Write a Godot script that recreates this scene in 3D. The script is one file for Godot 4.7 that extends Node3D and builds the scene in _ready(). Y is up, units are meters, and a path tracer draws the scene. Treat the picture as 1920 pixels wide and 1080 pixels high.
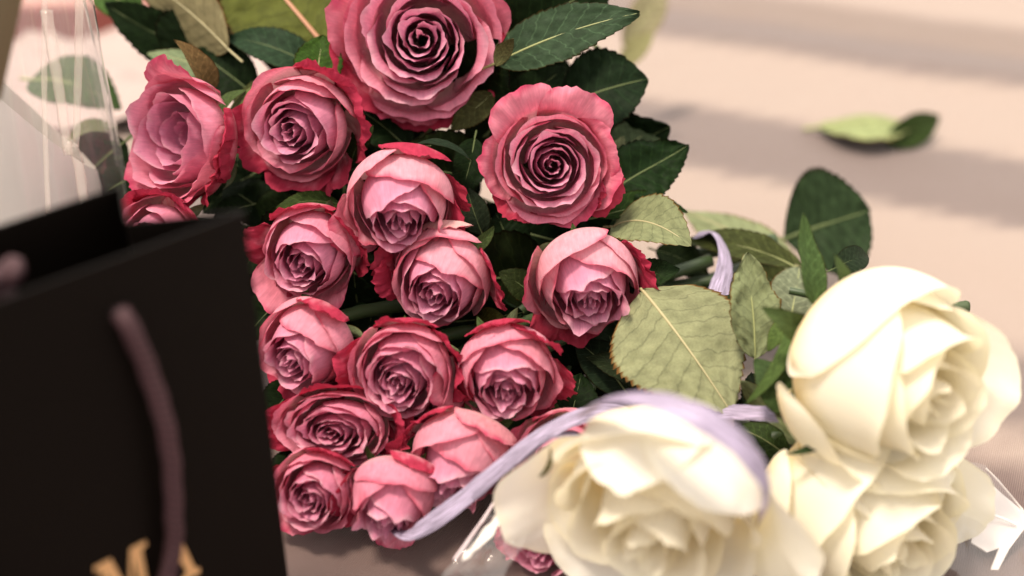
extends Node3D
# Bunch of pink roses, white roses and a black paper bag on a ribbed cloth. Units are metres.

var noise := FastNoiseLite.new()
var rng := RandomNumberGenerator.new()
var M := {}
var leaf_mats := {}
var roses := {}
var taken := {}

func _ready():
	noise.noise_type = FastNoiseLite.TYPE_SIMPLEX_SMOOTH
	noise.frequency = 1.0
	noise.seed = 11
	rng.seed = 77
	# ---- camera, sky, sun, exposure
	var cam := Camera3D.new()
	cam.name = "camera"
	add_child(cam)
	cam.position = Vector3(0, .39, 0)
	cam.rotation_degrees = Vector3(-30, 0, 0)
	var at := CameraAttributesPhysical.new()
	at.frustum_focal_length = 51.97
	at.frustum_focus_distance = .605
	at.frustum_near = .02
	at.frustum_far = 60.0
	at.exposure_aperture = 3.6
	cam.attributes = at
	cam.current = true
	var we := WorldEnvironment.new()
	we.name = "environment"
	var e := Environment.new()
	e.background_mode = Environment.BG_SKY
	var sm := ProceduralSkyMaterial.new()
	sm.sky_top_color = Color(.89, .87, .85)
	sm.sky_horizon_color = Color(.82, .77, .72)
	sm.sky_curve = .25
	sm.sky_energy_multiplier = .85
	sm.ground_bottom_color = Color(.32, .27, .24)
	sm.ground_horizon_color = Color(.55, .48, .43)
	sm.sun_angle_max = 1.0
	var sky := Sky.new()
	sky.sky_material = sm
	e.sky = sky
	e.tonemap_mode = Environment.TONE_MAPPER_LINEAR
	e.tonemap_exposure = 3.15
	e.sdfgi_enabled = true
	e.ssao_enabled = true
	e.ssil_enabled = true
	we.environment = e
	add_child(we)
	var sun := DirectionalLight3D.new()
	sun.name = "sun"
	sun.light_energy = .5
	sun.light_color = Color(1, .94, .86)
	sun.light_angular_distance = 12
	sun.shadow_enabled = true
	add_child(sun)
	sun.look_at_from_position(Vector3(-.35, 1.2, .12), Vector3.ZERO)
	materials()
	cloth()
	background()
	pink_roses()
	white_roses()
	leaves()
	filler_leaves()
	tie_and_ribbons()
	bag()
	left_bouquet()
	sleeve()

# ------------------------------------------------------------------ helpers
func numbered(n: String) -> String:
	if not taken.has(n):
		taken[n] = 0
		return n
	taken[n] += 1
	return "%s_%03d" % [n, taken[n]]

func thing(called: String, label: String, category: String, pos: Vector3, group := "") -> Node3D:
	var o := Node3D.new()
	o.name = numbered(called)
	add_child(o)
	o.position = pos
	o.set_meta("label", label)
	o.set_meta("category", category)
	if group:
		o.set_meta("group", group)
	return o

func origin_of(n: Node) -> Vector3:
	var p := Vector3.ZERO
	while n != self:
		p += n.position
		n = n.get_parent()
	return p

func put(called: String, mesh: Mesh, parent: Node, mats: Array, label := "") -> MeshInstance3D:
	var o := MeshInstance3D.new()
	o.name = called
	o.mesh = mesh
	for i in mats.size():
		o.set_surface_override_material(i, mats[i])
	parent.add_child(o, true)
	if label:
		o.set_meta("label", label)
	return o

# a grid of nu x nv points -> ArrayMesh surface (world points minus off)
func grid(am: ArrayMesh, pts: PackedVector3Array, cols: PackedColorArray, uvs: PackedVector2Array, nu: int, nv: int, flip := false) -> void:
	var idx := PackedInt32Array()
	idx.resize((nu - 1) * (nv - 1) * 6)
	var k := 0
	for j in nv - 1:
		for i in nu - 1:
			var a := j * nu + i
			var b := a + 1
			var c := a + nu
			var d := c + 1
			if flip:
				idx[k] = a; idx[k + 1] = b; idx[k + 2] = d
				idx[k + 3] = a; idx[k + 4] = d; idx[k + 5] = c
			else:
				idx[k] = a; idx[k + 1] = d; idx[k + 2] = b
				idx[k + 3] = a; idx[k + 4] = c; idx[k + 5] = d
			k += 6
	var nor := PackedVector3Array()
	nor.resize(nu * nv)
	for j in nv:
		for i in nu:
			var i0 := maxi(i - 1, 0)
			var i1 := mini(i + 1, nu - 1)
			var j0 := maxi(j - 1, 0)
			var j1 := mini(j + 1, nv - 1)
			var n := (pts[j * nu + i1] - pts[j * nu + i0]).cross(pts[j1 * nu + i] - pts[j0 * nu + i])
			if n.length_squared() < 1e-18:
				n = Vector3.UP
			n = n.normalized()
			nor[j * nu + i] = -n if flip else n
	var arr := []
	arr.resize(Mesh.ARRAY_MAX)
	arr[Mesh.ARRAY_VERTEX] = pts
	arr[Mesh.ARRAY_NORMAL] = nor
	arr[Mesh.ARRAY_INDEX] = idx
	if cols.size():
		arr[Mesh.ARRAY_COLOR] = cols
	if uvs.size():
		arr[Mesh.ARRAY_TEX_UV] = uvs
	am.add_surface_from_arrays(Mesh.PRIMITIVE_TRIANGLES, arr)

func bez(a: Vector3, b: Vector3, c: Vector3, d: Vector3, n: int) -> PackedVector3Array:
	var r := PackedVector3Array()
	for i in n + 1:
		r.append(a.bezier_interpolate(b, c, d, float(i) / n))
	return r

func smooth_path(pts: Array, per: int) -> PackedVector3Array:
	var r := PackedVector3Array()
	var n := pts.size()
	for i in n - 1:
		var p0: Vector3 = pts[maxi(i - 1, 0)]
		var p1: Vector3 = pts[i]
		var p2: Vector3 = pts[i + 1]
		var p3: Vector3 = pts[mini(i + 2, n - 1)]
		for k in per:
			r.append(p1.cubic_interpolate(p2, p0, p3, float(k) / per))
	r.append(pts[n - 1])
	return r

func tube(path: PackedVector3Array, r0: float, r1: float, off: Vector3, sides := 8, bump := 0.0, twist := 0.0) -> ArrayMesh:
	var n := path.size()
	var pts := PackedVector3Array()
	var uvs := PackedVector2Array()
	var side := Vector3.UP.cross(path[1] - path[0])
	if side.length() < 1e-6:
		side = Vector3.RIGHT
	side = side.normalized()
	var rows := n + 2
	for jj in rows:
		var j := clampi(jj - 1, 0, n - 1)
		var t := (path[mini(j + 1, n - 1)] - path[maxi(j - 1, 0)]).normalized()
		side = (side - t * side.dot(t)).normalized()
		var up := t.cross(side)
		var f := float(j) / (n - 1)
		var r := lerpf(r0, r1, f)
		if jj == 0 or jj == rows - 1:
			r *= .02
		for i in sides + 1:
			var a := TAU * i / sides
			var rr := r * (1.0 + bump * noise.get_noise_3d(cos(a) * 2.0 + r0 * 900.0, sin(a) * 2.0, f * 9.0))
			if twist != 0.0:
				rr *= 1.0 + .2 * absf(cos(1.5 * a + f * twist)) + .08 * noise.get_noise_2d(a * 3.0, f * 160.0)
			pts.append(path[j] + (side * cos(a) + up * sin(a)) * rr - off)
			uvs.append(Vector2(float(i) / sides, f))
	var am := ArrayMesh.new()
	grid(am, pts, PackedColorArray(), uvs, sides + 1, rows, true)
	return am

func image_tex(w: int, h: int, f: Callable) -> ImageTexture:
	var im := Image.create(w, h, false, Image.FORMAT_RGB8)
	for y in h:
		for x in w:
			var v = f.call(x, y)
			im.set_pixel(x, y, v if v is Color else Color(v, v, v))
	return ImageTexture.create_from_image(im)

func lin(r: float, g: float, b: float) -> Color:
	return Color(r, g, b).linear_to_srgb()

func mat(c: Color, rough: float, spec := .5) -> StandardMaterial3D:
	var m := StandardMaterial3D.new()
	m.albedo_color = c
	m.roughness = rough
	m.metallic_specular = spec
	m.cull_mode = BaseMaterial3D.CULL_DISABLED
	return m

func materials():
	# fibres that run from the base of a petal to its edge
	var fib := image_tex(256, 256, func(x, y):
		var a := noise.get_noise_2d(x * .19, y * .012 + 7.0)
		var b := noise.get_noise_2d(x * .06 + 40.0, y * .02)
		var c := noise.get_noise_2d(x * .03 + 80.0, y * .03 + 9.0)
		return clampf(.93 + .05 * a + .05 * b + .06 * c, 0.0, 1.0))
	var petal_bump := image_tex(256, 256, func(x, y):
		var a := noise.get_noise_2d(x * .16 + 3.0, y * .014)
		var b := noise.get_noise_2d(x * .05, y * .03 + 33.0)
		return clampf(.5 + .25 * a + .3 * b, 0.0, 1.0))
	M.petal_fibre = fib
	for k in ["pink", "white"]:
		var m := mat(Color.WHITE, .6, .14)
		m.vertex_color_use_as_albedo = true
		if k == "pink":
			m.albedo_texture = fib
		m.heightmap_enabled = true
		m.heightmap_texture = petal_bump
		m.heightmap_scale = .02 if k == "pink" else .005
		m.backlight_enabled = true
		m.backlight = lin(.62, .48, .50) if k == "pink" else lin(.80, .75, .60)
		M[k] = m
	# veins: side veins and a fine net
	var cell := FastNoiseLite.new()
	cell.noise_type = FastNoiseLite.TYPE_CELLULAR
	cell.cellular_return_type = FastNoiseLite.RETURN_DISTANCE2_SUB
	cell.frequency = 1.0
	cell.seed = 5
	var net := func(x, y, w, h):
		var u: float = absf(2.0 * (x + .5) / w - 1.0)
		var v: float = (y + .5) / h
		var wob := noise.get_noise_2d(u * 3.0, v * 5.0 + (3.0 if x * 2 > w else 9.0)) * .25
		var s: float = v * 9.0 - u * 2.1 + u * u * .7 + wob + (0.4 if x * 2 > w else 0.0)
		var d := absf(s - roundf(s))
		var vein := 1.0 - smoothstep(.02, .085, d)
		var fine := 1.0 - smoothstep(.0, .16, cell.get_noise_2d(x * .075, y * .075) + 1.0)
		var fine2 := 1.0 - smoothstep(.0, .2, cell.get_noise_2d(x * .17 + 50.0, y * .17) + 1.0)
		return maxf(maxf(vein, fine * .55), fine2 * .3)
	# brown along the teeth and a few dry spots
	var blemish := func(c: Color, x: int, y: int) -> Color:
		var u := absf(2.0 * (x + .5) / 384.0 - 1.0)
		var k := smoothstep(.93, .995, u + .03 * noise.get_noise_2d(y * .05, x * .01))
		k = maxf(k, .8 * smoothstep(.62, .78, noise.get_noise_2d(x * .022 + 70.0, y * .022)))
		return c * Color(1, 1, 1).lerp(Color(.72, .48, .30), k)
	M.vein_light = image_tex(384, 512, func(x, y):
		var n: float = net.call(x, y, 384.0, 512.0)
		var g := clampf(.72 + .2 * n + .16 * noise.get_noise_2d(x * .015, y * .015) + .06 * noise.get_noise_2d(x * .1, y * .1), 0.0, 1.0)
		return blemish.call(Color(g, g, g), x, y))
	M.vein_dark = image_tex(384, 512, func(x, y):
		var n: float = net.call(x, y, 384.0, 512.0)
		var g := clampf(.90 - .11 * n + .13 * noise.get_noise_2d(x * .015, y * .015) + .06 * noise.get_noise_2d(x * .1, y * .1), 0.0, 1.0)
		return blemish.call(Color(g, g, g), x, y))
	M.vein_height = image_tex(384, 512, func(x, y):
		var n: float = net.call(x, y, 384.0, 512.0)
		return clampf(.75 - .5 * n + .1 * noise.get_noise_2d(x * .06, y * .06), 0.0, 1.0))
	M.stem = mat(lin(.035, .062, .02), .5)
	M.midrib_green = mat(lin(.28, .30, .12), .5)
	M.midrib_dark = mat(lin(.10, .13, .05), .55, .3)
	M.midrib_red = mat(lin(.42, .20, .11), .5)
	M.midrib_tan = mat(lin(.36, .32, .17), .55)
	M.rim_brown = mat(lin(.10, .05, .025), .7)
	# raffia
	var raf := image_tex(128, 256, func(x, y):
		var a := noise.get_noise_2d(x * .09, y * .006 + 21.0)
		var b := noise.get_noise_2d(x * .25 + 9.0, y * .012)
		return clampf(.84 + .34 * a + .22 * b, 0.0, 1.0))
	M.raffia = mat(lin(.63, .53, .74), .5, .5)
	M.raffia.albedo_texture = raf
	M.raffia.heightmap_enabled = true
	M.raffia.heightmap_texture = raf
	M.raffia.heightmap_scale = .12
	M.raffia.uv1_scale = Vector3(1, 3, 1)
	M.raffia.backlight_enabled = true
	M.raffia.backlight = lin(.3, .28, .36)

func leaf_mat(c: Color, under: bool) -> StandardMaterial3D:
	var key := "%s%s" % [c.to_html(), under]
	if not leaf_mats.has(key):
		var m := mat(c.linear_to_srgb(), .65 if under else .5, .22 if under else .14)
		m.albedo_texture = M.vein_dark if under else M.vein_light
		m.heightmap_enabled = true
		m.heightmap_texture = M.vein_height
		m.heightmap_scale = -.012 if under else .02
		m.backlight_enabled = true
		m.backlight = lin(.22, .26, .08)
		leaf_mats[key] = m
	return leaf_mats[key]

# ------------------------------------------------------------------ petals
# Units of the bloom radius; +Y is the way the bloom faces.
func petal_mesh(p: Dictionary, bs: Basis, off: Vector3) -> ArrayMesh:
	var nu: int = p.get("nu", 19)
	var nv: int = p.get("nv", 15)
	var th: float = p.th
	var al: float = p.al
	var rb: float = p.rb
	var rt: float = p.rt
	var yt: float = p.yt
	var cu: float = p.get("cu", 0.0)
	var vc: float = p.get("vc", .8)
	var fl: float = p.get("fl", 0.0)
	var sp: float = p.get("sp", .05)
	var ru: float = p.get("ru", .02)
	var cr: float = p.get("cr", 0.0)
	var pt: float = p.get("pt", .05)
	var round_: float = p.get("round", .5)
	var y0: float = p.get("y0", -1.05)
	var sd: float = p.sd
	var cb: Color = p.base
	var cf: Color = p.face
	var ce: Color = p.edge
	var ew: float = p.get("ew", .1)
	var stain: float = p.get("stain", 0.0)
	var cs: Color = p.get("cs", ce)
	var sqx: float = p.get("sqx", 1.0)
	var sqz: float = p.get("sqz", 1.0)
	var white_: int = p.get("white", 0)
	var pts := PackedVector3Array()
	var cols := PackedColorArray()
	var uvs := PackedVector2Array()
	pts.resize(nu * nv)
	cols.resize(nu * nv)
	uvs.resize(nu * nv)
	var P0 := Vector2(.08, y0)
	var P1 := Vector2(maxf(rb * 1.25, .12), y0 + .12 * (yt - y0))
	var P2 := Vector2(rb * 1.12, lerpf(y0, yt, .62))
	var P3 := Vector2(rt, yt)
	var pc := P0.bezier_interpolate(P1, P2, P3, vc)
	var tc := (P0.bezier_interpolate(P1, P2, P3, vc + .02) - pc).normalized()
	var nc := Vector2(tc.y, -tc.x)
	var lc: float = (P3 - pc).length() * p.get("lip", 1.15)
	for i in nu:
		var u := -1.0 + 2.0 * i / (nu - 1)
		var au := absf(u)
		var len_u := (1.0 - round_) + round_ * sqrt(maxf(0.0, 1.0 - pow(au, 2.4))) + pt * exp(-u * u / .03) + (.035 - .02 * white_) * noise.get_noise_2d(u * 2.3, sd)
		var cuu := cu * (.55 + .75 * au + (.45 - .25 * white_) * noise.get_noise_2d(u * 1.3 + 5.0, sd + 3.0))
		for j in nv:
			var v0 := float(j) / (nv - 1)
			v0 = 1.0 - pow(1.0 - v0, 1.25)
			var v := v0 * len_u
			var q: Vector2
			if v <= vc or cu == 0.0:
				q = P0.bezier_interpolate(P1, P2, P3, minf(v, 1.0)) if v <= 1.0 else P3 + (P3 - P2) * (v - 1.0) * 2.0
			else:
				var s := (v - vc) / (1.0 - vc)
				if absf(cuu) < .02:
					q = pc + tc * (lc * s)
				else:
					var rho: float = lc / cuu
					q = pc + nc * (rho * (1.0 - cos(s * cuu))) + tc * (rho * sin(s * cuu))
			var w := .3 + .7 * smoothstep(0.0, .5, v)
			var a := th + al * w * u
			var n1 := noise.get_noise_3d(u * 2.0, v * 1.6, sd)
			var n2 := noise.get_noise_3d(u * 2.6 + 9.0, v * 2.0, sd + 4.0)
			var v3 := v * v * v
			var edge := maxf(v0, pow(au, 1.5) * smoothstep(.15, .5, v0))
			var ek := smoothstep(.72, 1.0, edge)
			var c1 := noise.get_noise_3d(u * 7.0, v0 * 4.0, sd + 8.0)
			var r := q.x * (1.0 + sp * u) + fl * u * u * v * v + ru * n1 * v3 * 2.0 + cr * c1 * ek
			var y := q.y + ru * n2 * v3 * 1.4 + cr * .7 * noise.get_noise_3d(u * 7.0 + 20.0, v0 * 4.0, sd) * ek
			a += cr * .5 * noise.get_noise_3d(u * 6.0 + 40.0, v0 * 5.0, sd) * ek
			var k := i + j * nu
			pts[k] = bs * Vector3(r * cos(a) * sqx, y, r * sin(a) * sqz) + off
			uvs[k] = Vector2(sd * .37 + al * u * maxf(rb, .25) * .55, v * .8)
			var m := noise.get_noise_3d(u * 1.7 + 3.0, v * 2.5, sd + 13.0)
			var col := cb.lerp(cf, smoothstep(.25, .7, v + .12 * m))
			var ed := smoothstep(1.0 - ew * (1.0 + 1.1 * m), 1.0, edge + .04 * c1)
			ed *= smoothstep(-.5, .3, noise.get_noise_3d(u * 1.5 + 60.0, v0 * 1.2, sd)) if white_ == 0 else 1.0
			col = col.lerp(ce, clampf(ed, 0.0, 1.0))
			if stain > 0.0:
				col = col.lerp(cs, smoothstep(.56 - stain * .7, .80 - stain * .5, v0 * .55 + .45 * (m * .5 + .5) + .06 * c1))
			cols[k] = col
	var am := ArrayMesh.new()
	grid(am, pts, cols, uvs, nu, nv)
	return am

func bloom_basis(axis: Vector3, roll: float, size: float) -> Basis:
	var y := axis.normalized()
	var x := (Vector3.RIGHT - y * y.dot(Vector3.RIGHT)).normalized()
	var z := x.cross(y)
	return Basis(x, y, z) * Basis(Vector3.UP, roll) * Basis.from_scale(Vector3.ONE * size)

func pink_palette(f: float, rg: RandomNumberGenerator, shade_tint: float) -> Array:
	# inside lavender, outside warmer pink
	var inner := Color(.77, .32, .49)
	var outer := Color(.86, .31, .43)
	var face := inner.lerp(outer, smoothstep(.3, .9, f))
	face = face.lerp(Color(.70, .18, .27), shade_tint * (.35 + .3 * rg.randf()))  # shade on the lower roses, put into their petal colour
	var base := Color(.74, .36, .42).lerp(Color(.82, .54, .50), f)
	var edge := Color(.82, .46, .56).lerp(Color(.78, .22, .34), smoothstep(.72, 1.0, f))
	return [base, face, edge]

func rose(key: String, called: String, label: String, group: String, pos: Vector3, axis: Vector3, size: float, open: float, seed_: int, opt := {}) -> Node3D:
	var white: bool = opt.get("white", false)
	var root := thing(called, label, "rose", pos, group)
	roses[key] = root
	var rg := RandomNumberGenerator.new()
	rg.seed = seed_
	var roll: float = opt.get("roll", 0.0)
	var bs := bloom_basis(axis, 0.0, size)
	var n: int = opt.get("n", 22)
	var shade_tint: float = opt.get("shade_tint", 0.0)
	var m: Material = M.white if white else M.pink
	var sqx: float = opt.get("sqx", 1.0) * rg.randf_range(.97, 1.03)
	var sqz: float = opt.get("sqz", 1.0)
	var th0 := rg.randf() * TAU + roll
	var top: float = opt.get("top", .62)
	var core: float = opt.get("core", lerpf(.75, .9, open))   # how wide the swirl spreads
	for k in n:
		var t := float(k) / (n - 1)
		var f := lerpf(t / .72 * .6 if t < .72 else .6 + (t - .72) / .28 * .4, t, open)
		var g := pow(f, .9)
		var p := {}
		p.th = th0 + k * 2.4 + rg.randf_range(-.25, .25)
		p.al = lerpf(1.7, lerpf(1.3, .92, open), smoothstep(0.0, .8, f)) * rg.randf_range(.92, 1.08)
		# a closed bud: barrel with a small swirl; an open one: a wide bowl
		var sw: float = opt.get("swirl", .54)
		var rb_bud := minf(.14 + f * 1.2, .90 + .12 * f)
		var rt_bud := sw * pow(f / .6, .85) if f < .6 else lerpf(sw, 1.03, pow((f - .6) / .4, .7))
		var yt_bud := top - .06 * pow(1.0 - f, 2.0) if f < .6 else top - lerpf(.04, opt.get("fall", .62), pow((f - .6) / .4, .8))
		var rb_open := lerpf(.05, .98, g)
		var rt_open := rb_open * lerpf(.85, 1.16, f) * lerpf(core, 1.0, f) + .01
		var yt_open := top - .12 * pow(1.0 - f, 1.6) - .55 * pow(f, 1.7)
		p.rb = lerpf(rb_bud, rb_open, open)
		p.rt = lerpf(rt_bud, rt_open, open) + .01
		p.yt = lerpf(yt_bud, yt_open, open) + rg.randf_range(-.04, .04) - opt.get("dip", 0.0) * pow(1.0 - f, 1.4)
		p.cu = lerpf(lerpf(.3, 1.0, smoothstep(.1, .5, f)) if f < .66 else (.3 if rg.randf() < .5 else .9), lerpf(.6, 1.7, smoothstep(.15, 1.0, f)), open) * rg.randf_range(.6, 1.35)
		p.vc = lerpf(lerpf(.90, .86, f), lerpf(.88, .70, f), open)
		p.y0 = -1.12 * lerpf(1.0, .62, smoothstep(.1, .7, f) * open)
		p.fl = lerpf(0.0, lerpf(.04, .10, open), smoothstep(.5, 1.0, f)) * rg.randf_range(.2, 1.4)
		p.sp = lerpf(.16, .07, f)
		p.ru = lerpf(.02, .035, f) * (0.3 if white else 1.0)
		p.cr = 0.0 if white else lerpf(.008, .016, f) * rg.randf_range(.3, 1.7) * opt.get("frill", 1.0)
		p.pt = rg.randf_range(.0, .03 if white else .09)
		p.round = lerpf(.28, .5, f)
		p.sd = seed_ * 3.1 + k * 1.7
		p.sqx = sqx
		p.sqz = sqz
		if white:
			p.white = 1
			p.base = Color(.93, .81, .50)
			p.face = Color(.91, .87, .74).lerp(Color(.92, .905, .84), f)
			p.edge = Color(.96, .93, .79)
			p.ew = .05
		else:
			var c := pink_palette(f, rg, shade_tint)
			p.base = c[0]
			p.face = c[1]
			p.edge = c[2]
			p.ew = lerpf(.035, .12, f)
			if opt.has("pale") and f > .62:
				p.base = Color(.82, .51, .52)
				p.face = (p.face as Color).lerp(Color(.83, .41, .49), opt.pale)
				p.edge = Color(.72, .14, .22)
				p.ew = .09
		if f > .6:
			p.nu = 25
			p.nv = 19
		put("petal", petal_mesh(p, bs, Vector3.ZERO), root, [m])
	# guard petals, one by one: dictionaries over the defaults of an outer petal
	var gi := 0
	for gd in opt.get("guards", []):
		var p := {"al": .7, "rb": 1.06, "rt": 1.12, "yt": .1, "cu": 1.6, "vc": .7, "fl": .12, "sp": .05, "ru": .05, "cr": .03, "pt": .03, "round": .5, "ew": .16, "nu": 29, "nv": 23, "sqx": sqx, "sqz": sqz}
		p.sd = seed_ * 5.3 + gi * 4.1
		if white:
			p.merge({"white": 1, "base": Color(.93, .84, .60), "face": Color(.92, .905, .84), "edge": Color(.92, .89, .78), "ew": .05, "cr": .0}, true)
		else:
			p.merge({"base": Color(.72, .46, .45), "face": Color(.83, .28, .38), "edge": Color(.66, .09, .18), "cs": Color(.50, .05, .10)}, true)
		p.merge(gd, true)
		put("guard_petal" if not white else "petal", petal_mesh(p, bs, Vector3.ZERO), root, [m], gd.get("label", ""))
		gi += 1
	# a few small crumpled outer petals on the tighter blooms
	if not white and open < .6:
		for i in 3:
			var p := {"th": rg.randf_range(-.3, 3.4), "al": rg.randf_range(.32, .55), "rb": rg.randf_range(1.05, 1.12), "rt": rg.randf_range(1.1, 1.32), "yt": rg.randf_range(-.15, .3), "cu": rg.randf_range(.8, 2.4), "vc": rg.randf_range(.6, .75), "fl": rg.randf_range(-.1, .25), "sp": .05, "ru": .07, "cr": rg.randf_range(.06, .12), "pt": .05, "round": .5, "ew": .2, "nu": 25, "nv": 21, "sqx": sqx, "sqz": sqz, "base": Color(.76, .42, .42), "face": Color(.78, .23, .32), "edge": Color(.62, .08, .16), "cs": Color(.44, .045, .085), "stain": rg.randf_range(.1, .5)}
			p.sd = seed_ * 7.3 + i * 2.9
			put("guard_petal", petal_mesh(p, bs, Vector3.ZERO), root, [m])
	# receptacle
	var hip := PackedVector3Array()
	for i in 7:
		hip.append(pos + bs * Vector3(0, -1.32 + .05 * i, 0))
	var rm := tube(hip, size * .12, size * .24, pos, 10)
	put("receptacle", rm, root, [M.stem])
	# sepals
	for i in (0 if opt.get("bare", false) else 5):
		var a := th0 + i * TAU / 5.0 + rg.randf_range(-.3, .3)
		var o := Vector3(cos(a), 0, sin(a))
		var back := rg.randf_range(-1.9, -.7)
		leaf(root, "sepal", pos + bs * (Vector3(0, -1.08, 0) + o * .2), pos + bs * (Vector3(0, back, 0) + o * rg.randf_range(.95, 1.15)), size * .17, bs * Vector3(0, 1, 0) * (1.0 if rg.randf() < .5 else -1.0), {"bend": .25, "fold": .3, "teeth": 0, "top": Color(.10, .15, .05), "under": Color(.2, .24, .12), "rib": false, "seed": seed_ + i})
	# stem to the tie
	var s0 := pos + bs * Vector3(0, -1.28, 0)
	var tie: Vector3 = opt.get("tie", Vector3(0.0805, 0.0424, -0.5903))
	tie += Vector3(rg.randf_range(-.02, .02), rg.randf_range(-.018, .02), rg.randf_range(-.02, .02))
	var endp: Vector3 = opt.get("end", tie + Vector3(.04, .0, -.015) + Vector3(rg.randf_range(-.02, .03), rg.randf_range(-.015, .01), rg.randf_range(-.02, .03)))
	endp.y = maxf(endp.y, .012)
	var path := bez(s0, s0 - axis.normalized() * size * (.4 if white else 1.8), tie - (endp - tie).normalized() * .05, tie, 12)
	path.append_array(bez(tie, tie.lerp(endp, .33), tie.lerp(endp, .66), endp, 4).slice(1))
	put("stem", tube(path, .0035, .0036, pos, 8, .12), root, [M.stem])
	return root

# ------------------------------------------------------------------ leaves
func leaf(parent: Node, called: String, base: Vector3, tip: Vector3, half: float, up: Vector3, o := {}) -> MeshInstance3D:
	var teeth: int = o.get("teeth", 15)
	var big: bool = teeth > 0
	var nv := teeth * 4 + 1 if big else 17
	var nu := 13 if big else 7
	var sd: float = o.get("seed", 1.0)
	var bend: float = o.get("bend", .12)
	var fold: float = o.get("fold", .18)
	var foldr: float = o.get("fold_right", fold)
	var wave: float = o.get("wave", .1)
	var curl: float = o.get("curl", 0.0)
	var twist: float = o.get("twist", 0.0)
	var sway: float = o.get("sway", 0.0)
	var belly: float = o.get("belly", .8)
	var L := (tip - base).length()
	var ax := (tip - base) / L
	var N0 := (up - ax * up.dot(ax)).normalized()
	var B0 := ax.cross(N0)
	var off := origin_of(parent)
	var top := PackedVector3Array()
	var bot := PackedVector3Array()
	var uvs := PackedVector2Array()
	var mid := PackedVector3Array()
	var thick := .00016
	for j in nv:
		var v := float(j) / (nv - 1)
		var arch := 4.0 * v * (1.0 - v)
		var c := base + ax * (L * v) + N0 * (bend * L * arch) + B0 * (sway * L * arch)
		c += N0 * curl * L * pow(maxf(0.0, v - .55), 2.0) * 3.0
		var tg := (ax * L + N0 * (bend * L * 4.0 * (1.0 - 2.0 * v)) + B0 * (sway * L * 4.0 * (1.0 - 2.0 * v)) + N0 * curl * L * maxf(0.0, v - .55) * 6.0).normalized()
		var N := (N0 - tg * N0.dot(tg)).normalized()
		N = N.rotated(tg, twist * (v - .3))
		var B := tg.cross(N)
		mid.append(c)
		var w := half * pow(sin(PI * pow(clampf(v, .0, 1.0), belly)), o.get("pow", .8)) if v > 0.0 and v < 1.0 else 0.0
		var ph := fmod(v * teeth, 1.0)
		var tooth := (ph if ph < .82 else (1.0 - ph) / .18 * .82) - .3
		for i in nu:
			var u := -1.0 + 2.0 * i / (nu - 1)
			var au := absf(u)
			var fd := fold if u < 0.0 else foldr
			var ww := w
			var push := 0.0
			if big and au > .99 and v > .04:
				ww *= 1.0 + (.075 + .03 * noise.get_noise_2d(v * 20.0, sd)) * tooth
				push = .012 * L * tooth
			var x := ww * (sin(fd * 1.0) / 1.0 if false else 1.0) * u * cos(fd)
			var h := ww * au * sin(fd) * (1.0 if fd < .6 else 1.0)
			h += half * wave * noise.get_noise_3d(u * 1.4, v * 2.6, sd) * (.3 + au)
			if big:
				h += half * .018 * sin((v * 9.0 - au * 1.9) * TAU) * au * (1.0 - au) * 1.6
			var q := c + B * x + N * h + tg * (push + .1 * L * au * au * 0.0)
			var rimk := 0.0 if (au > .99 or j == 0 or j == nv - 1) else 1.0
			top.append(q + N * thick * rimk - off)
			bot.append(q - N * thick * rimk - off)
			uvs.append(Vector2(.5 + .5 * u, v))
	var am := ArrayMesh.new()
	grid(am, top, PackedColorArray(), uvs, nu, nv)
	grid(am, bot, PackedColorArray(), uvs, nu, nv, true)
	var ct: Color = o.get("top", Color(.03, .06, .02))
	var cu: Color = o.get("under", Color(.26, .30, .14))
	var l := put(called, am, parent, [leaf_mat(ct, false), leaf_mat(cu, true)], o.get("label", ""))
	if o.get("rib", true):
		var sgn: float = o.get("rib_side", -1.0)
		var rp := PackedVector3Array()
		for j in range(0, nv, 2 if big else 1):
			var v := float(j) / (nv - 1)
			rp.append(mid[j] + N0 * sgn * half * .004)
		rp.insert(0, base - ax * L * o.get("stalk", .14) - N0 * bend * L * .2)
		var rr: float = o.get("rib_size", 1.0) * half * .045
		put("midrib", tube(rp, rr, rr * .25, off, 6), l, [M[o.get("rib_mat", "midrib_dark" if ct.g < .08 and cu.g < .25 and not o.has("label") else "midrib_green")]])
	return l

func lf(key: String, base: Vector3, tip: Vector3, half_px: float, d: float, up: Vector3, top: Color, under: Color, o := {}) -> void:
	o.merge({"top": top, "under": under, "seed": rng.randf() * 90.0})
	leaf(roses[key], o.get("called", "leaf"), base, tip, half_px * d * .0004276, up, o)

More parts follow.
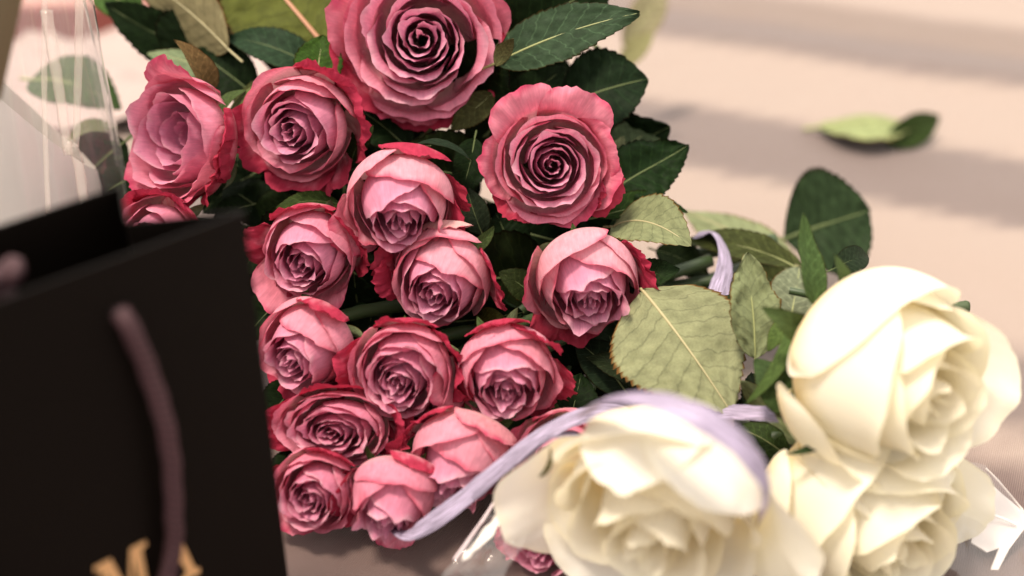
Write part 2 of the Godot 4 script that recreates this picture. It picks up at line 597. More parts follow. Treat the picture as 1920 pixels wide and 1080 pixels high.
func leaves():
	var dark := Color(.012, .026, .008)
	var mid := Color(.045, .085, .022)
	var olive := Color(.055, .075, .012)
	var sage := Color(.22, .245, .125)
	var tan_ := Color(.27, .235, .125)
	var grey := Color(.09, .13, .08)
	# behind the top left of the bunch
	lf("r3", Vector3(-0.1027, 0.1600, -0.6639), Vector3(-0.1631, 0.2059, -0.7251), 118, .70, Vector3(0.1048, -0.7441, -0.6598), olive, Color(.10,.115,.02), {"bend": -.05, "fold": .1, "rib_mat": "midrib_red", "rib_side": -1.0, "rib_size": .9})
	lf("r2", Vector3(-0.1547, 0.1628, -0.6540), Vector3(-0.2200, 0.1981, -0.6975), 66, .69, Vector3(0.2074, 0.0342, -0.9777), mid, Color(.24,.21,.11), {"bend": .06, "fold": .12, "rib_mat": "midrib_tan", "rib_size": .7})
	lf("r2", Vector3(-0.1639, 0.1454, -0.6786), Vector3(-0.2355, 0.1726, -0.7059), 52, .71, Vector3(0.1988, -0.0080, 0.9800), dark, sage, {"bend": .08})
	lf("r2", Vector3(-0.2199, 0.1570, -0.7200), Vector3(-0.2563, 0.1817, -0.7342), 42, .74, Vector3(0.0000, 0.8086, 0.5883), Color(.10,.19,.05), sage, {})
	lf("r2", Vector3(-0.1596, 0.1503, -0.6179), Vector3(-0.1735, 0.1804, -0.6180), 34, .65, Vector3(0.8889, 0.1260, 0.4405), Color(.26,.17,.07), Color(.30,.19,.08), {"teeth": 0, "called": "sepal", "bend": .12, "fold": .5, "rib": false, "belly": .6})
	lf("r3", Vector3(-0.1541, 0.1385, -0.6631), Vector3(-0.2050, 0.1540, -0.6721), 36, .70, Vector3(0.0000, -0.8830, -0.4694), mid, Color(.20,.26,.14), {"bend": -.1})
	lf("r3", Vector3(-0.1416, 0.1370, -0.6507), Vector3(-0.1781, 0.1553, -0.6728), 52, .69, Vector3(-0.2063, 0.7321, 0.6492), dark, sage, {})
	lf("r3", Vector3(-0.1032, 0.1520, -0.6478), Vector3(-0.1578, 0.1646, -0.6666), 42, .68, Vector3(-0.1988, 0.8527, 0.4831), Color(.035,.07,.035), sage, {})
	lf("r3", Vector3(-0.1125, 0.1589, -0.6171), Vector3(-0.1487, 0.1432, -0.6081), 24, .65, Vector3(0.2074, 0.9777, 0.0342), Color(.19,.22,.08), Color(.25,.26,.1), {"teeth": 0, "called": "sepal", "bend": .1, "rib": false})
	lf("r3", Vector3(-0.1015, 0.1571, -0.6103), Vector3(-0.0984, 0.1791, -0.6288), 46, .65, Vector3(0.0990, 0.5808, 0.8080), Color(.055,.12,.02), sage, {"teeth": 9, "bend": .1})
	lf("r2", Vector3(-0.1447, 0.1294, -0.6232), Vector3(-0.1395, 0.1482, -0.6456), 26, .67, Vector3(-0.5185, 0.5944, 0.6147), Color(.07,.08,.025), tan_, {"teeth": 0})
	# left side, some seen through the clear sleeve
	lf("r2", Vector3(-0.3001, 0.1126, -0.7405), Vector3(-0.2410, 0.1005, -0.7220), 66, .775, Vector3(0.0995, 0.9151, 0.3909), Color(.075,.135,.045), sage, {"bend": .14})
	lf("r2", Vector3(-0.2570, 0.1025, -0.6654), Vector3(-0.2240, 0.1139, -0.6604), 28, .715, Vector3(0.0000, 0.9196, 0.3928), Color(.15,.19,.055), sage, {})
	lf("r2", Vector3(-0.2139, 0.1153, -0.6381), Vector3(-0.2454, 0.0879, -0.6339), 60, .69, Vector3(0.3094, 0.6428, 0.7008), dark, sage, {})
	lf("r2", Vector3(-0.2034, 0.1071, -0.6103), Vector3(-0.2311, 0.0852, -0.6092), 50, .67, Vector3(0.3180, 0.7912, 0.5224), dark, sage, {})
	lf("r18", Vector3(-0.1697, 0.1007, -0.5604), Vector3(-0.2066, 0.1032, -0.5734), 30, .63, Vector3(0.0000, 0.9659, 0.2588), Color(.12,.11,.04), sage, {})
	# behind the top right
	lf("r1", Vector3(-0.0081, 0.1717, -0.6072), Vector3(0.0631, 0.2000, -0.6004), 60, .625, Vector3(0.1949, 0.8185, 0.5404), Color(.055,.095,.05), sage, {"bend": .06, "fold": .22, "fold_right": .05, "teeth": 17, "wave": .2})
	lf("r1", Vector3(-0.0056, 0.1749, -0.6379), Vector3(0.0536, 0.2017, -0.6534), 80, .66, Vector3(0.0976, 0.3189, 0.9427), dark, sage, {})
	lf("r4", Vector3(0.0243, 0.1381, -0.6282), Vector3(0.0725, 0.1540, -0.6316), 82, .67, Vector3(-0.0999, 0.7339, 0.6719), Color(.016,.034,.014), sage, {"bend": .08, "belly": 1.0, "teeth": 13})
	lf("r4", Vector3(-0.0100, 0.1294, -0.6232), Vector3(0.0292, 0.1579, -0.6397), 45, .67, Vector3(0.2018, 0.6540, 0.7291), dark, sage, {})
	lf("r1", Vector3(-0.0074, 0.1549, -0.6610), Vector3(-0.0015, 0.1981, -0.6975), 66, .69, Vector3(0.2049, 0.5754, 0.7918), Color(.02,.05,.018), sage, {})
	lf("r4", Vector3(0.0459, 0.1047, -0.5858), Vector3(0.0926, 0.1223, -0.6076), 62, .66, Vector3(-0.0999, 0.7339, 0.6719), Color(.016,.038,.011), sage, {"wave": .3, "curl": .25})
	lf("r8", Vector3(0.0438, 0.1013, -0.5723), Vector3(0.0917, 0.0992, -0.5826), 34, .645, Vector3(0.0995, 0.9151, 0.3909), Color(.028,.06,.013), sage, {"fold": .4})
	lf("r4", Vector3(0.0487, 0.0935, -0.6256), Vector3(0.0763, 0.1165, -0.6504), 36, .69, Vector3(0.3980, 0.6201, 0.6761), Color(.13,.18,.11), sage, {})
	lf("r4", Vector3(0.0451, 0.1113, -0.6012), Vector3(0.0593, 0.1296, -0.6118), 22, .66, Vector3(0.3980, 0.6201, 0.6761), sage, Color(.3,.3,.12), {"teeth": 0, "called": "sepal"})
	lf("r1", Vector3(-0.0081, 0.1718, -0.6015), Vector3(0.0008, 0.1874, -0.5990), 17, .625, Vector3(0.3094, 0.2855, 0.9071), Color(.20,.20,.08), Color(.3,.26,.12), {"teeth": 0, "called": "sepal", "bend": -.2, "rib": false})
	lf("r1", Vector3(-0.0097, 0.1528, -0.6136), Vector3(-0.0320, 0.1360, -0.6039), 28, .65, Vector3(0.4240, 0.6994, 0.5754), Color(.08,.085,.03), sage, {})
	lf("r1", Vector3(0.0880, 0.0633, -0.9430), Vector3(0.1218, 0.1010, -0.9879), 34, .98, Vector3(0.2157, 0.5786, 0.7866), Color(.42,.38,.22), sage, {"label": "yellowish leaf far out of focus behind the bunch"})
	lf("r1", Vector3(0.0804, 0.0627, -0.8964), Vector3(0.1076, 0.0838, -0.9202), 20, .95, Vector3(0.2063, 0.7321, 0.6492), Color(.40,.38,.18), sage, {})
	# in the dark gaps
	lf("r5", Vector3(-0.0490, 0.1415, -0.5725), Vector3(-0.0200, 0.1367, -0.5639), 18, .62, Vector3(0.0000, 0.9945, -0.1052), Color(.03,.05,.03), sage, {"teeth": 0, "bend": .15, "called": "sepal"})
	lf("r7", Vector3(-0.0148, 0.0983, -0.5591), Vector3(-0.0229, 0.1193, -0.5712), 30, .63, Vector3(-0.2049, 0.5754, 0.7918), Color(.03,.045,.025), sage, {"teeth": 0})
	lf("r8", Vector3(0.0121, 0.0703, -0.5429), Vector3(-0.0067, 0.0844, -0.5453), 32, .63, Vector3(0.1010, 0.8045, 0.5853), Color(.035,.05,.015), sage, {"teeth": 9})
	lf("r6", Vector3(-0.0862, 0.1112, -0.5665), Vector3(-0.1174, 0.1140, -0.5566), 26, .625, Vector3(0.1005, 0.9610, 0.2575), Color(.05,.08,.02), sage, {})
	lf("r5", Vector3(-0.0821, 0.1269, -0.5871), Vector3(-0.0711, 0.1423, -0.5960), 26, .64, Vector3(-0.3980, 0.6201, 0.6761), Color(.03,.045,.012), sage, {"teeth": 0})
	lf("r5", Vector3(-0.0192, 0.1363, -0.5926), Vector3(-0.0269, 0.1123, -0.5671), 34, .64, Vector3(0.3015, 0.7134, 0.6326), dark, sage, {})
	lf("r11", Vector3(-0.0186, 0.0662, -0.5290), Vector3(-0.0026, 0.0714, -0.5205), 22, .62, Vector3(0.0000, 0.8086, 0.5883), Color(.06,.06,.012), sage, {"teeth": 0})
	# right of the bunch: pale undersides
	lf("r8", Vector3(0.0516, 0.0995, -0.5655), Vector3(0.0862, 0.1073, -0.5296), 62, .62, Vector3(0.1036, -0.9833, -0.1498), Color(.03,.06,.02), sage, {"bend": -.16, "fold": .1, "fold_right": -.5, "teeth": 14, "rib_size": .9, "rib_mat": "midrib_tan"})
	lf("r8", Vector3(0.0570, 0.0800, -0.5369), Vector3(0.0822, 0.0929, -0.5328), 36, .615, Vector3(0.2074, 0.8638, 0.4592), Color(.022,.045,.014), sage, {"teeth": 12})
	lf("w1", Vector3(0.0628, 0.0889, -0.5190), Vector3(0.1010, 0.0562, -0.4597), 136, .585, Vector3(0.1224, -0.9301, -0.3463), Color(.04,.07,.03), Color(.27,.285,.155), {"pow": 1.08, "rib_size": .6, "bend": -.05, "fold": .07, "teeth": 26, "belly": .74, "stalk": .02, "rib_mat": "midrib_tan", "label": "broad pale sage leaf showing its veined underside"})
	lf("w2", Vector3(0.1119, 0.0744, -0.4817), Vector3(0.1080, 0.1109, -0.5144), 54, .58, Vector3(-0.2548, -0.7235, -0.6416), Color(.03,.06,.02), Color(.23,.265,.135), {"bend": -.08, "fold": -.2, "curl": -.15, "teeth": 11, "wave": .3, "rib_size": .8, "label": "small pale leaf with rolled dark edges"})
	lf("r8", Vector3(0.1708, 0.0296, -0.6464), Vector3(0.1040, 0.0508, -0.6817), 62, .75, Vector3(0.1005, -0.9610, -0.2575), mid, Color(.25,.285,.15), {"bend": -.04, "rib_mat": "midrib_tan"})
	lf("r8", Vector3(0.1679, 0.0312, -0.6820), Vector3(0.2212, 0.0463, -0.6907), 108, .77, Vector3(0.2585, 0.6893, 0.6768), Color(.038,.07,.03), sage, {"bend": .06, "belly": 1.05, "teeth": 18})
	lf("r8", Vector3(0.1186, 0.0439, -0.6431), Vector3(0.1693, 0.0407, -0.6297), 42, .73, Vector3(0.1054, 0.9938, 0.0348), Color(.10,.115,.035), sage, {"teeth": 0})
	lf("w2", Vector3(0.1321, 0.1104, -0.4679), Vector3(0.1262, 0.1402, -0.4967), 34, .55, Vector3(0.5270, 0.3303, 0.7830), Color(.10,.17,.055), Color(.3,.34,.18), {"teeth": 0, "called": "sepal", "bend": .05, "fold": .25, "belly": .62, "rib": false, "curl": .2})
	lf("w2", Vector3(0.1488, 0.1075, -0.5066), Vector3(0.1706, 0.1038, -0.5276), 26, .59, Vector3(0.2063, 0.7321, 0.6492), Color(.03,.05,.025), sage, {"teeth": 0})
	lf("r8", Vector3(0.1445, 0.0482, -0.5532), Vector3(0.1547, 0.0649, -0.5860), 50, .66, Vector3(0.0000, 0.9659, 0.2588), Color(.28,.32,.2), sage, {"teeth": 0})
	lf("w2", Vector3(0.1224, 0.0740, -0.4411), Vector3(0.1070, 0.0881, -0.4608), 42, .545, Vector3(-0.3030, 0.8415, 0.4473), Color(.07,.12,.04), sage, {"teeth": 0, "called": "sepal", "belly": .6})
	lf("w2", Vector3(0.1227, 0.1028, -0.4693), Vector3(0.1004, 0.0760, -0.4423), 15, .545, Vector3(-0.3030, 0.8415, 0.4473), Color(.11,.18,.05), sage, {"teeth": 0, "called": "sepal", "sway": -.16, "bend": .12, "rib": false})
	lf("w2", Vector3(0.1269, 0.0996, -0.4790), Vector3(0.1149, 0.0851, -0.4706), 20, .56, Vector3(-0.3030, 0.8415, 0.4473), Color(.14,.22,.06), sage, {"teeth": 0, "called": "sepal", "rib": false})
	lf("w3", Vector3(0.1313, 0.0805, -0.4275), Vector3(0.1123, 0.0730, -0.4117), 13, .52, Vector3(-0.2873, 0.8808, 0.3763), Color(.05,.085,.03), sage, {"teeth": 0, "called": "sepal", "sway": -.32, "bend": .1, "rib": false})
	lf("w3", Vector3(0.1267, 0.0375, -0.4546), Vector3(0.1029, 0.0442, -0.4701), 34, .575, Vector3(0.0000, 0.9196, 0.3928), Color(.06,.10,.03), sage, {"teeth": 0})
	lf("w3", Vector3(0.1314, 0.0442, -0.4701), Vector3(0.1009, 0.0469, -0.4832), 30, .585, Vector3(0.0000, 0.9196, 0.3928), Color(.035,.06,.02), sage, {"teeth": 0})
	lf("r11", Vector3(0.0574, 0.0387, -0.5015), Vector3(0.0321, 0.0544, -0.5279), 48, .62, Vector3(0.1990, 0.7925, 0.5765), Color(.02,.035,.018), sage, {"teeth": 0})
	lf("w1", Vector3(0.0744, 0.0456, -0.4940), Vector3(0.0365, 0.0556, -0.5113), 36, .605, Vector3(0.2074, 0.8638, 0.4592), Color(.03,.045,.02), sage, {"teeth": 12})
	lf("w1", Vector3(0.0107, 0.0743, -0.3951), Vector3(0.0150, 0.0852, -0.4014), 6, .50, Vector3(-0.5970, 0.4842, 0.6396), Color(.10,.085,.02), sage, {"teeth": 0, "called": "sepal", "sway": .3, "rib": false})

func dark_leaves():
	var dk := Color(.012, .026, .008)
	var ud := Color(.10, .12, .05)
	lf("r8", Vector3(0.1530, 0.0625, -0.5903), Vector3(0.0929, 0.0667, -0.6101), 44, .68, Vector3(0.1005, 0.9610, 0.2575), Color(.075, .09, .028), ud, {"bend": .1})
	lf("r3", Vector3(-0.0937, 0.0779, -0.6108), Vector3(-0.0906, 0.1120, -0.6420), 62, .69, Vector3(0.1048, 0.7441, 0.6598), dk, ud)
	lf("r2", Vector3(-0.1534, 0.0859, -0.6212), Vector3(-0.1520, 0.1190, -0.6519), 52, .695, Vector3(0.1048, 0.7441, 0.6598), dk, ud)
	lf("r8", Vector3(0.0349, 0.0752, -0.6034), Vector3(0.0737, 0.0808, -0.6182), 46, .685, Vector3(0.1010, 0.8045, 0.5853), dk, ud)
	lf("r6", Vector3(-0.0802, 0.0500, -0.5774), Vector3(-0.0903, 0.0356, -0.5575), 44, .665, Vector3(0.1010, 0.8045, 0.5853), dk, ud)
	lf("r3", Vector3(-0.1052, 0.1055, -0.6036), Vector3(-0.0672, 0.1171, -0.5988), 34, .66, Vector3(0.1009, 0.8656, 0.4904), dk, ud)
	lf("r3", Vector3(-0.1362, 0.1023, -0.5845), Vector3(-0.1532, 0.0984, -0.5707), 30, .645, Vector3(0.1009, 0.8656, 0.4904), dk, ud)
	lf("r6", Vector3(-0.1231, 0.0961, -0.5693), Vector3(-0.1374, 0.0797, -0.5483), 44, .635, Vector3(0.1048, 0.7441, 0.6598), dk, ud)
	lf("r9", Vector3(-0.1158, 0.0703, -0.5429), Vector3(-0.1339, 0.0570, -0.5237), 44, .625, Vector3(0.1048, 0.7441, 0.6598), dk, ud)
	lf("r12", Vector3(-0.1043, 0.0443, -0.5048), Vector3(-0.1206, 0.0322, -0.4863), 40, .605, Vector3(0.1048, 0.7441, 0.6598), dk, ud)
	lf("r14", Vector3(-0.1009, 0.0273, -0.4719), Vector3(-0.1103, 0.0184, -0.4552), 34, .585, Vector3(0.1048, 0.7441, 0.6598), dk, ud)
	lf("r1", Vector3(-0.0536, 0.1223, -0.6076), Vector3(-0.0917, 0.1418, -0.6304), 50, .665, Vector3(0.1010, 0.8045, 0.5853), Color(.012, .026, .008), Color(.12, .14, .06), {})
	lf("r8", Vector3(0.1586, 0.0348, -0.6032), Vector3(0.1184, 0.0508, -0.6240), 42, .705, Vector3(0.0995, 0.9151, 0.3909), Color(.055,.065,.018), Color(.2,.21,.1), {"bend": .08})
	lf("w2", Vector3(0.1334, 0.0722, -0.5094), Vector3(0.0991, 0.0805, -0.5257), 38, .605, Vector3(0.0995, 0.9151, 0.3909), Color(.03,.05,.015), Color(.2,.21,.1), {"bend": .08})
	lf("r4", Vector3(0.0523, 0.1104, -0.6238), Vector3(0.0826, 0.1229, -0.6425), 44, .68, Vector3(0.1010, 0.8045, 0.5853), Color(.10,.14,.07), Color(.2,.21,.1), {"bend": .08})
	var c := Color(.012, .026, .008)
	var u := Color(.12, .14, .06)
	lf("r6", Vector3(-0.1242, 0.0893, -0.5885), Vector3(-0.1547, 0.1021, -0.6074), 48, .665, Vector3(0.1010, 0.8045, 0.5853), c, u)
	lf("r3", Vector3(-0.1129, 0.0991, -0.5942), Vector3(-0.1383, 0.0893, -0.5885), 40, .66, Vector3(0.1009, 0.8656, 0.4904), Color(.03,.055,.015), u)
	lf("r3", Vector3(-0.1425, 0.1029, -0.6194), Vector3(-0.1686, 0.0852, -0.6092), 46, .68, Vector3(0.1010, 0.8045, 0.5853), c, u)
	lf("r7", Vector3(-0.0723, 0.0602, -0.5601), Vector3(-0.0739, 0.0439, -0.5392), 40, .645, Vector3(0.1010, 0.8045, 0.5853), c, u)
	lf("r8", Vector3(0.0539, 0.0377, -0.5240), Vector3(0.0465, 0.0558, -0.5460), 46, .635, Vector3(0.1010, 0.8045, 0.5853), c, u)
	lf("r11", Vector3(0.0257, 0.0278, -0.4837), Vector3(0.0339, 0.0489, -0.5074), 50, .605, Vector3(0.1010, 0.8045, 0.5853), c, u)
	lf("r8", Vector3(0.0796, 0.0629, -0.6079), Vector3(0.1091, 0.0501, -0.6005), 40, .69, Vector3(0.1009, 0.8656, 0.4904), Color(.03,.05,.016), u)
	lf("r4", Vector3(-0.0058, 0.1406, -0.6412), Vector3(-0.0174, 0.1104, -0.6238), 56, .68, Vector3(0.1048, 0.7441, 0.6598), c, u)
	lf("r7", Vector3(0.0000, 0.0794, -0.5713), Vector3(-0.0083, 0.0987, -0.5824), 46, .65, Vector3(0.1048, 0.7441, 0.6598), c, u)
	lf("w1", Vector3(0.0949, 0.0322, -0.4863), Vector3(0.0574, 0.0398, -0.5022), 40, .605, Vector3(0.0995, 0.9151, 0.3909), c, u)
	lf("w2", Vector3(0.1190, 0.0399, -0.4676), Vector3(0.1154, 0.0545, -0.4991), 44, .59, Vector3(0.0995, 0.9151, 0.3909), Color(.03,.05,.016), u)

func filler_leaves():
	dark_leaves()
	# dark leaves further back on the stems of each pink rose; they close the gaps between the heads
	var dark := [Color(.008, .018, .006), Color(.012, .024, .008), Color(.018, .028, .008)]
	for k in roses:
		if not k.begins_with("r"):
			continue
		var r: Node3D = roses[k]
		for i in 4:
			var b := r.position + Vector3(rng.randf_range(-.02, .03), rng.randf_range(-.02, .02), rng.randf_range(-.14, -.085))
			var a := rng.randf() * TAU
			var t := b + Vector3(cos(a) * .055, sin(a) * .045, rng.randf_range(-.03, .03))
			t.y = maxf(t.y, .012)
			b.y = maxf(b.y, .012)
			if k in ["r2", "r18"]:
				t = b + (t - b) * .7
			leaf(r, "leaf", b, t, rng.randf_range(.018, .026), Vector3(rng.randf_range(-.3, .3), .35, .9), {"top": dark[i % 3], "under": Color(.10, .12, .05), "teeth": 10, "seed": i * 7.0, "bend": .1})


func pink_roses():
	rose("r1", "pink_rose", "largest, fully open pink rose at the very top of the bunch", "pink roses tied in one bunch", Vector3(-0.0460, 0.1808, -0.6169), Vector3(0.0395, 0.3566, 0.9334), 0.03387, 0.85, 3, {"n": 27, "guards": [{"th": 2.618, "yt": 0.000, "cu": 1.200, "rt": 1.220, "stain": 0.200}, {"th": 3.491, "yt": 0.050, "cu": 1.100, "rt": 1.250, "ew": 0.250}, {"th": 1.396, "yt": -0.250, "cu": 1.900, "rt": 1.120, "cr": 0.070, "stain": 0.200}, {"th": 1.920, "yt": -0.150, "cu": 1.200, "rt": 1.100, "base": Color(.82, .48, .47)}, {"th": 0.436, "yt": -0.100, "cu": 1.900, "rt": 1.100, "stain": 0.350, "cr": 0.060}, {"th": -0.698, "yt": 0.100, "cu": 0.900, "rt": 1.150}, {"th": -1.920, "yt": 0.050, "cu": 0.900, "rt": 1.200}]})
	rose("r2", "pink_rose", "pink rose at the left end of the bunch, turned sideways towards the clear sleeve", "pink roses tied in one bunch", Vector3(-0.1706, 0.1441, -0.5783), Vector3(-0.5658, 0.3669, 0.7384), 0.02641, 0.35, 8, {"n": 18, "core": 1.0, "dip": 1.1, "swirl": .8, "top": .66, "guards": [{"th": -1.484, "yt": 0.400, "cu": 1.500, "rt": 1.020, "cr": 0.090, "ew": 0.200}, {"th": 0.175, "yt": -0.100, "cu": 1.600, "rt": 1.050, "stain": 0.300}, {"th": 1.396, "yt": 0.200, "cu": 1.000, "rt": 1.200, "fl": 0.200}, {"th": 2.269, "yt": 0.200, "cu": 1.000, "rt": 1.120}]})
	rose("r3", "pink_rose", "ruffled pink rose between the sideways cup and the large open one", "pink roses tied in one bunch", Vector3(-0.1066, 0.1490, -0.5782), Vector3(-0.1610, 0.1666, 0.9728), 0.02444, 0.40, 14, {"n": 22, "pale": .4, "guards": [{"th": -1.047, "yt": 0.100, "cu": 2.000, "rt": 1.100, "cr": 0.120, "stain": 0.350}, {"th": -0.262, "yt": 0.100, "cu": 1.900, "rt": 1.080, "cr": 0.100, "stain": 0.300}, {"th": 2.793, "yt": 0.150, "cu": 1.600, "rt": 1.220, "stain": 0.250, "cr": 0.060}, {"th": 1.658, "yt": 0.150, "cu": 1.100, "rt": 1.150, "stain": 0.150}]})
	rose("r4", "pink_rose", "open pink rose with a rolled back upper petal, next to the dark round leaf", "pink roses tied in one bunch", Vector3(0.0190, 0.1385, -0.5561), Vector3(0.0591, 0.3563, 0.9325), 0.02285, 0.50, 21, {"n": 24, "swirl": .74, "guards": [{"th": -2.094, "yt": 0.420, "cu": 2.300, "rt": 1.120, "vc": 0.620, "ru": 0.060, "ew": 0.080}, {"th": -1.134, "yt": 0.420, "cu": 2.200, "rt": 1.120, "vc": 0.620, "ru": 0.060, "ew": 0.080}, {"th": 3.054, "yt": 0.150, "cu": 1.100, "rt": 1.220, "ew": 0.100}, {"th": 0.262, "yt": 0.100, "cu": 1.000, "rt": 1.240, "ew": 0.200}, {"th": 0.960, "yt": 0.100, "cu": 1.000, "rt": 1.150, "ew": 0.250}, {"th": 2.007, "yt": -0.350, "cu": 1.700, "rt": 1.180, "cr": 0.090, "stain": 0.550}, {"th": -0.349, "yt": 0.200, "cu": 1.300, "rt": 1.100}]})
	rose("r5", "pink_rose", "nearly closed pink rose with a crimson edged pale back, under the largest rose", "pink roses tied in one bunch", Vector3(-0.0536, 0.1244, -0.5352), Vector3(0.0810, -0.1313, 0.9880), 0.02295, 0.00, 33, {"n": 19, "pale": .8, "guards": [{"th": -1.222, "yt": -0.420, "cu": 0.400, "rt": 1.080, "rb": 1.140, "al": 0.700, "stain": 0.500, "cr": 0.060}, {"th": 2.618, "yt": 0.300, "cu": 1.600, "rt": 1.140, "cr": 0.060, "ew": 0.150, "al": 0.600}, {"th": 0.611, "yt": 0.200, "cu": 1.500, "rt": 1.100, "cr": 0.090, "stain": 0.300}]})
	rose("r6", "pink_rose", "pink rose with a broad drooping lower petal and a crimson shoulder, beside the bag corner", "pink roses tied in one bunch", Vector3(-0.0998, 0.1009, -0.5316), Vector3(-0.1221, 0.0776, 0.9895), 0.02069, 0.10, 41, {"n": 21, "guards": [{"th": -1.745, "yt": 0.000, "cu": 0.900, "rt": 1.080, "al": 0.800, "stain": 0.300, "cr": 0.080}, {"th": -0.524, "yt": 0.100, "cu": 1.200, "rt": 1.080, "stain": 0.400, "cr": 0.060}, {"th": 2.182, "yt": 0.400, "cu": 1.300, "rt": 1.280, "fl": 0.150, "ew": 0.100}, {"th": 1.309, "yt": 0.300, "cu": 1.000, "rt": 1.180, "ew": 0.100}]})
	rose("r7", "pink_rose", "pink rose in the very middle of the bunch with a rounded pale shoulder petal", "pink roses tied in one bunch", Vector3(-0.0351, 0.0915, -0.5213), Vector3(-0.1829, 0.0044, 0.9831), 0.02209, 0.10, 47, {"n": 22, "pale": .7, "guards": [{"th": -1.658, "yt": -0.450, "cu": 0.300, "rt": 1.060, "rb": 1.120, "al": 0.600, "base": Color(.82, .48, .47), "face": Color(.84, .50, .49), "ew": 0.060}, {"th": -0.175, "yt": 0.200, "cu": 1.300, "rt": 1.120, "stain": 0.350, "cr": 0.070, "al": 0.550}, {"th": 3.054, "yt": 0.150, "cu": 1.500, "rt": 1.120, "stain": 0.300, "cr": 0.070, "al": 0.500}]})
	rose("r8", "pink_rose", "smooth pink rose with a long pale back, lying against the big pale leaf", "pink roses tied in one bunch", Vector3(0.0363, 0.0902, -0.5198), Vector3(0.0814, -0.1091, 0.9907), 0.02361, 0.05, 55, {"n": 21, "pale": .9, "guards": [{"th": 3.054, "yt": 0.100, "cu": 0.800, "rt": 1.080, "ew": 0.150, "base": Color(.82, .48, .47)}, {"th": 0.087, "yt": 0.250, "cu": 1.500, "rt": 1.120, "stain": 0.300, "cr": 0.070, "al": 0.500}, {"th": -0.262, "yt": -0.100, "cu": 1.200, "rt": 1.120, "stain": 0.500, "cr": 0.050, "al": 0.400}]})
	rose("r9", "pink_rose", "pink rose half hidden by the edge of the black bag, above the lowest three rows", "pink roses tied in one bunch", Vector3(-0.0998, 0.0693, -0.4964), Vector3(-0.3780, 0.0288, 0.9253), 0.02070, 0.05, 61, {"n": 21, "pale": .4, "shade_tint": .2, "guards": [{"th": -1.222, "yt": 0.000, "cu": 1.000, "rt": 1.080, "stain": 0.300, "cr": 0.060, "al": 0.600}, {"th": 0.611, "yt": 0.250, "cu": 1.400, "rt": 1.200, "stain": 0.250, "al": 0.600}, {"th": 1.920, "yt": 0.150, "cu": 1.200, "rt": 1.100, "stain": 0.150}]})
	rose("r10", "pink_rose", "frilly pink rose with tightly ruffled rings, left of centre and below the middle one", "pink roses tied in one bunch", Vector3(-0.0511, 0.0664, -0.4813), Vector3(-0.1403, 0.1486, 0.9789), 0.02078, 0.30, 67, {"n": 28, "shade_tint": .25, "frill": 1.6, "swirl": .62, "guards": [{"th": -1.571, "yt": 0.000, "cu": 1.100, "rt": 1.100, "stain": 0.350, "cr": 0.090}, {"th": -0.524, "yt": 0.100, "cu": 1.400, "rt": 1.140, "stain": 0.500, "cr": 0.100, "al": 0.500}, {"th": 0.175, "yt": 0.100, "cu": 1.300, "rt": 1.120, "stain": 0.450, "cr": 0.100, "al": 0.500}, {"th": 3.142, "yt": 0.250, "cu": 1.200, "rt": 1.200, "stain": 0.200, "cr": 0.050, "al": 0.500}]})
	rose("r11", "pink_rose", "pink rose with one long petal folded out at its left, above the lavender ribbon", "pink roses tied in one bunch", Vector3(-0.0032, 0.0659, -0.4778), Vector3(0.0507, 0.0145, 0.9986), 0.02118, 0.15, 73, {"n": 22, "shade_tint": .15, "pale": .3, "guards": [{"th": 2.880, "yt": 0.250, "cu": 1.200, "rt": 1.450, "fl": 0.100, "al": 0.500, "ew": 0.100}, {"th": -1.745, "yt": -0.200, "cu": 1.400, "rt": 1.080, "stain": 0.450, "cr": 0.080}, {"th": -0.873, "yt": 0.100, "cu": 1.300, "rt": 1.080, "stain": 0.300, "cr": 0.050, "al": 0.600}]})
	rose("r12", "pink_rose", "wide flattened pink rose with many loose folds, in the second row from the cloth", "pink roses tied in one bunch", Vector3(-0.0824, 0.0447, -0.4682), Vector3(-0.0819, 0.3496, 0.9333), 0.01928, 0.45, 79, {"n": 24, "shade_tint": .45, "sqx": 1.25, "sqz": .82, "frill": 1.5, "swirl": .66, "guards": [{"th": -1.658, "yt": 0.100, "cu": 1.300, "rt": 1.080, "stain": 0.350, "cr": 0.080}, {"th": 3.054, "yt": 0.150, "cu": 1.400, "rt": 1.150, "stain": 0.350, "cr": 0.080}, {"th": -0.175, "yt": 0.200, "cu": 1.300, "rt": 1.140, "stain": 0.300, "cr": 0.060}]})
	rose("r13", "pink_rose", "pink rose seen mostly from its back, its face partly crossed by the lavender ribbon", "pink roses tied in one bunch", Vector3(-0.0260, 0.0324, -0.4538), Vector3(-0.2449, -0.3199, 0.9152), 0.02152, 0.00, 85, {"n": 19, "pale": .4, "shade_tint": .2, "guards": [{"th": -1.047, "yt": -0.350, "cu": 0.700, "rt": 1.100, "rb": 1.140, "al": 0.700, "face": Color(.78, .32, .38), "ew": 0.200}, {"th": -2.269, "yt": -0.400, "cu": 1.400, "rt": 1.140, "stain": 0.350, "cr": 0.060, "al": 0.500}, {"th": 2.967, "yt": 0.150, "cu": 1.900, "rt": 1.250, "stain": 0.300, "cr": 0.080, "al": 0.600}]})
	rose("r14", "pink_rose", "lowest pink rose next to the black bag, resting on the cloth", "pink roses tied in one bunch", Vector3(-0.0904, 0.0252, -0.4452), Vector3(-0.1535, 0.2454, 0.9572), 0.01700, 0.30, 91, {"n": 23, "shade_tint": .55, "frill": 1.5, "swirl": .62, "guards": [{"th": -1.222, "yt": 0.100, "cu": 1.200, "rt": 1.100, "stain": 0.400, "cr": 0.060}, {"th": 0.349, "yt": 0.100, "cu": 1.500, "rt": 1.250, "ew": 0.100, "al": 0.550}, {"th": 2.269, "yt": 0.200, "cu": 1.000, "rt": 1.080}]})
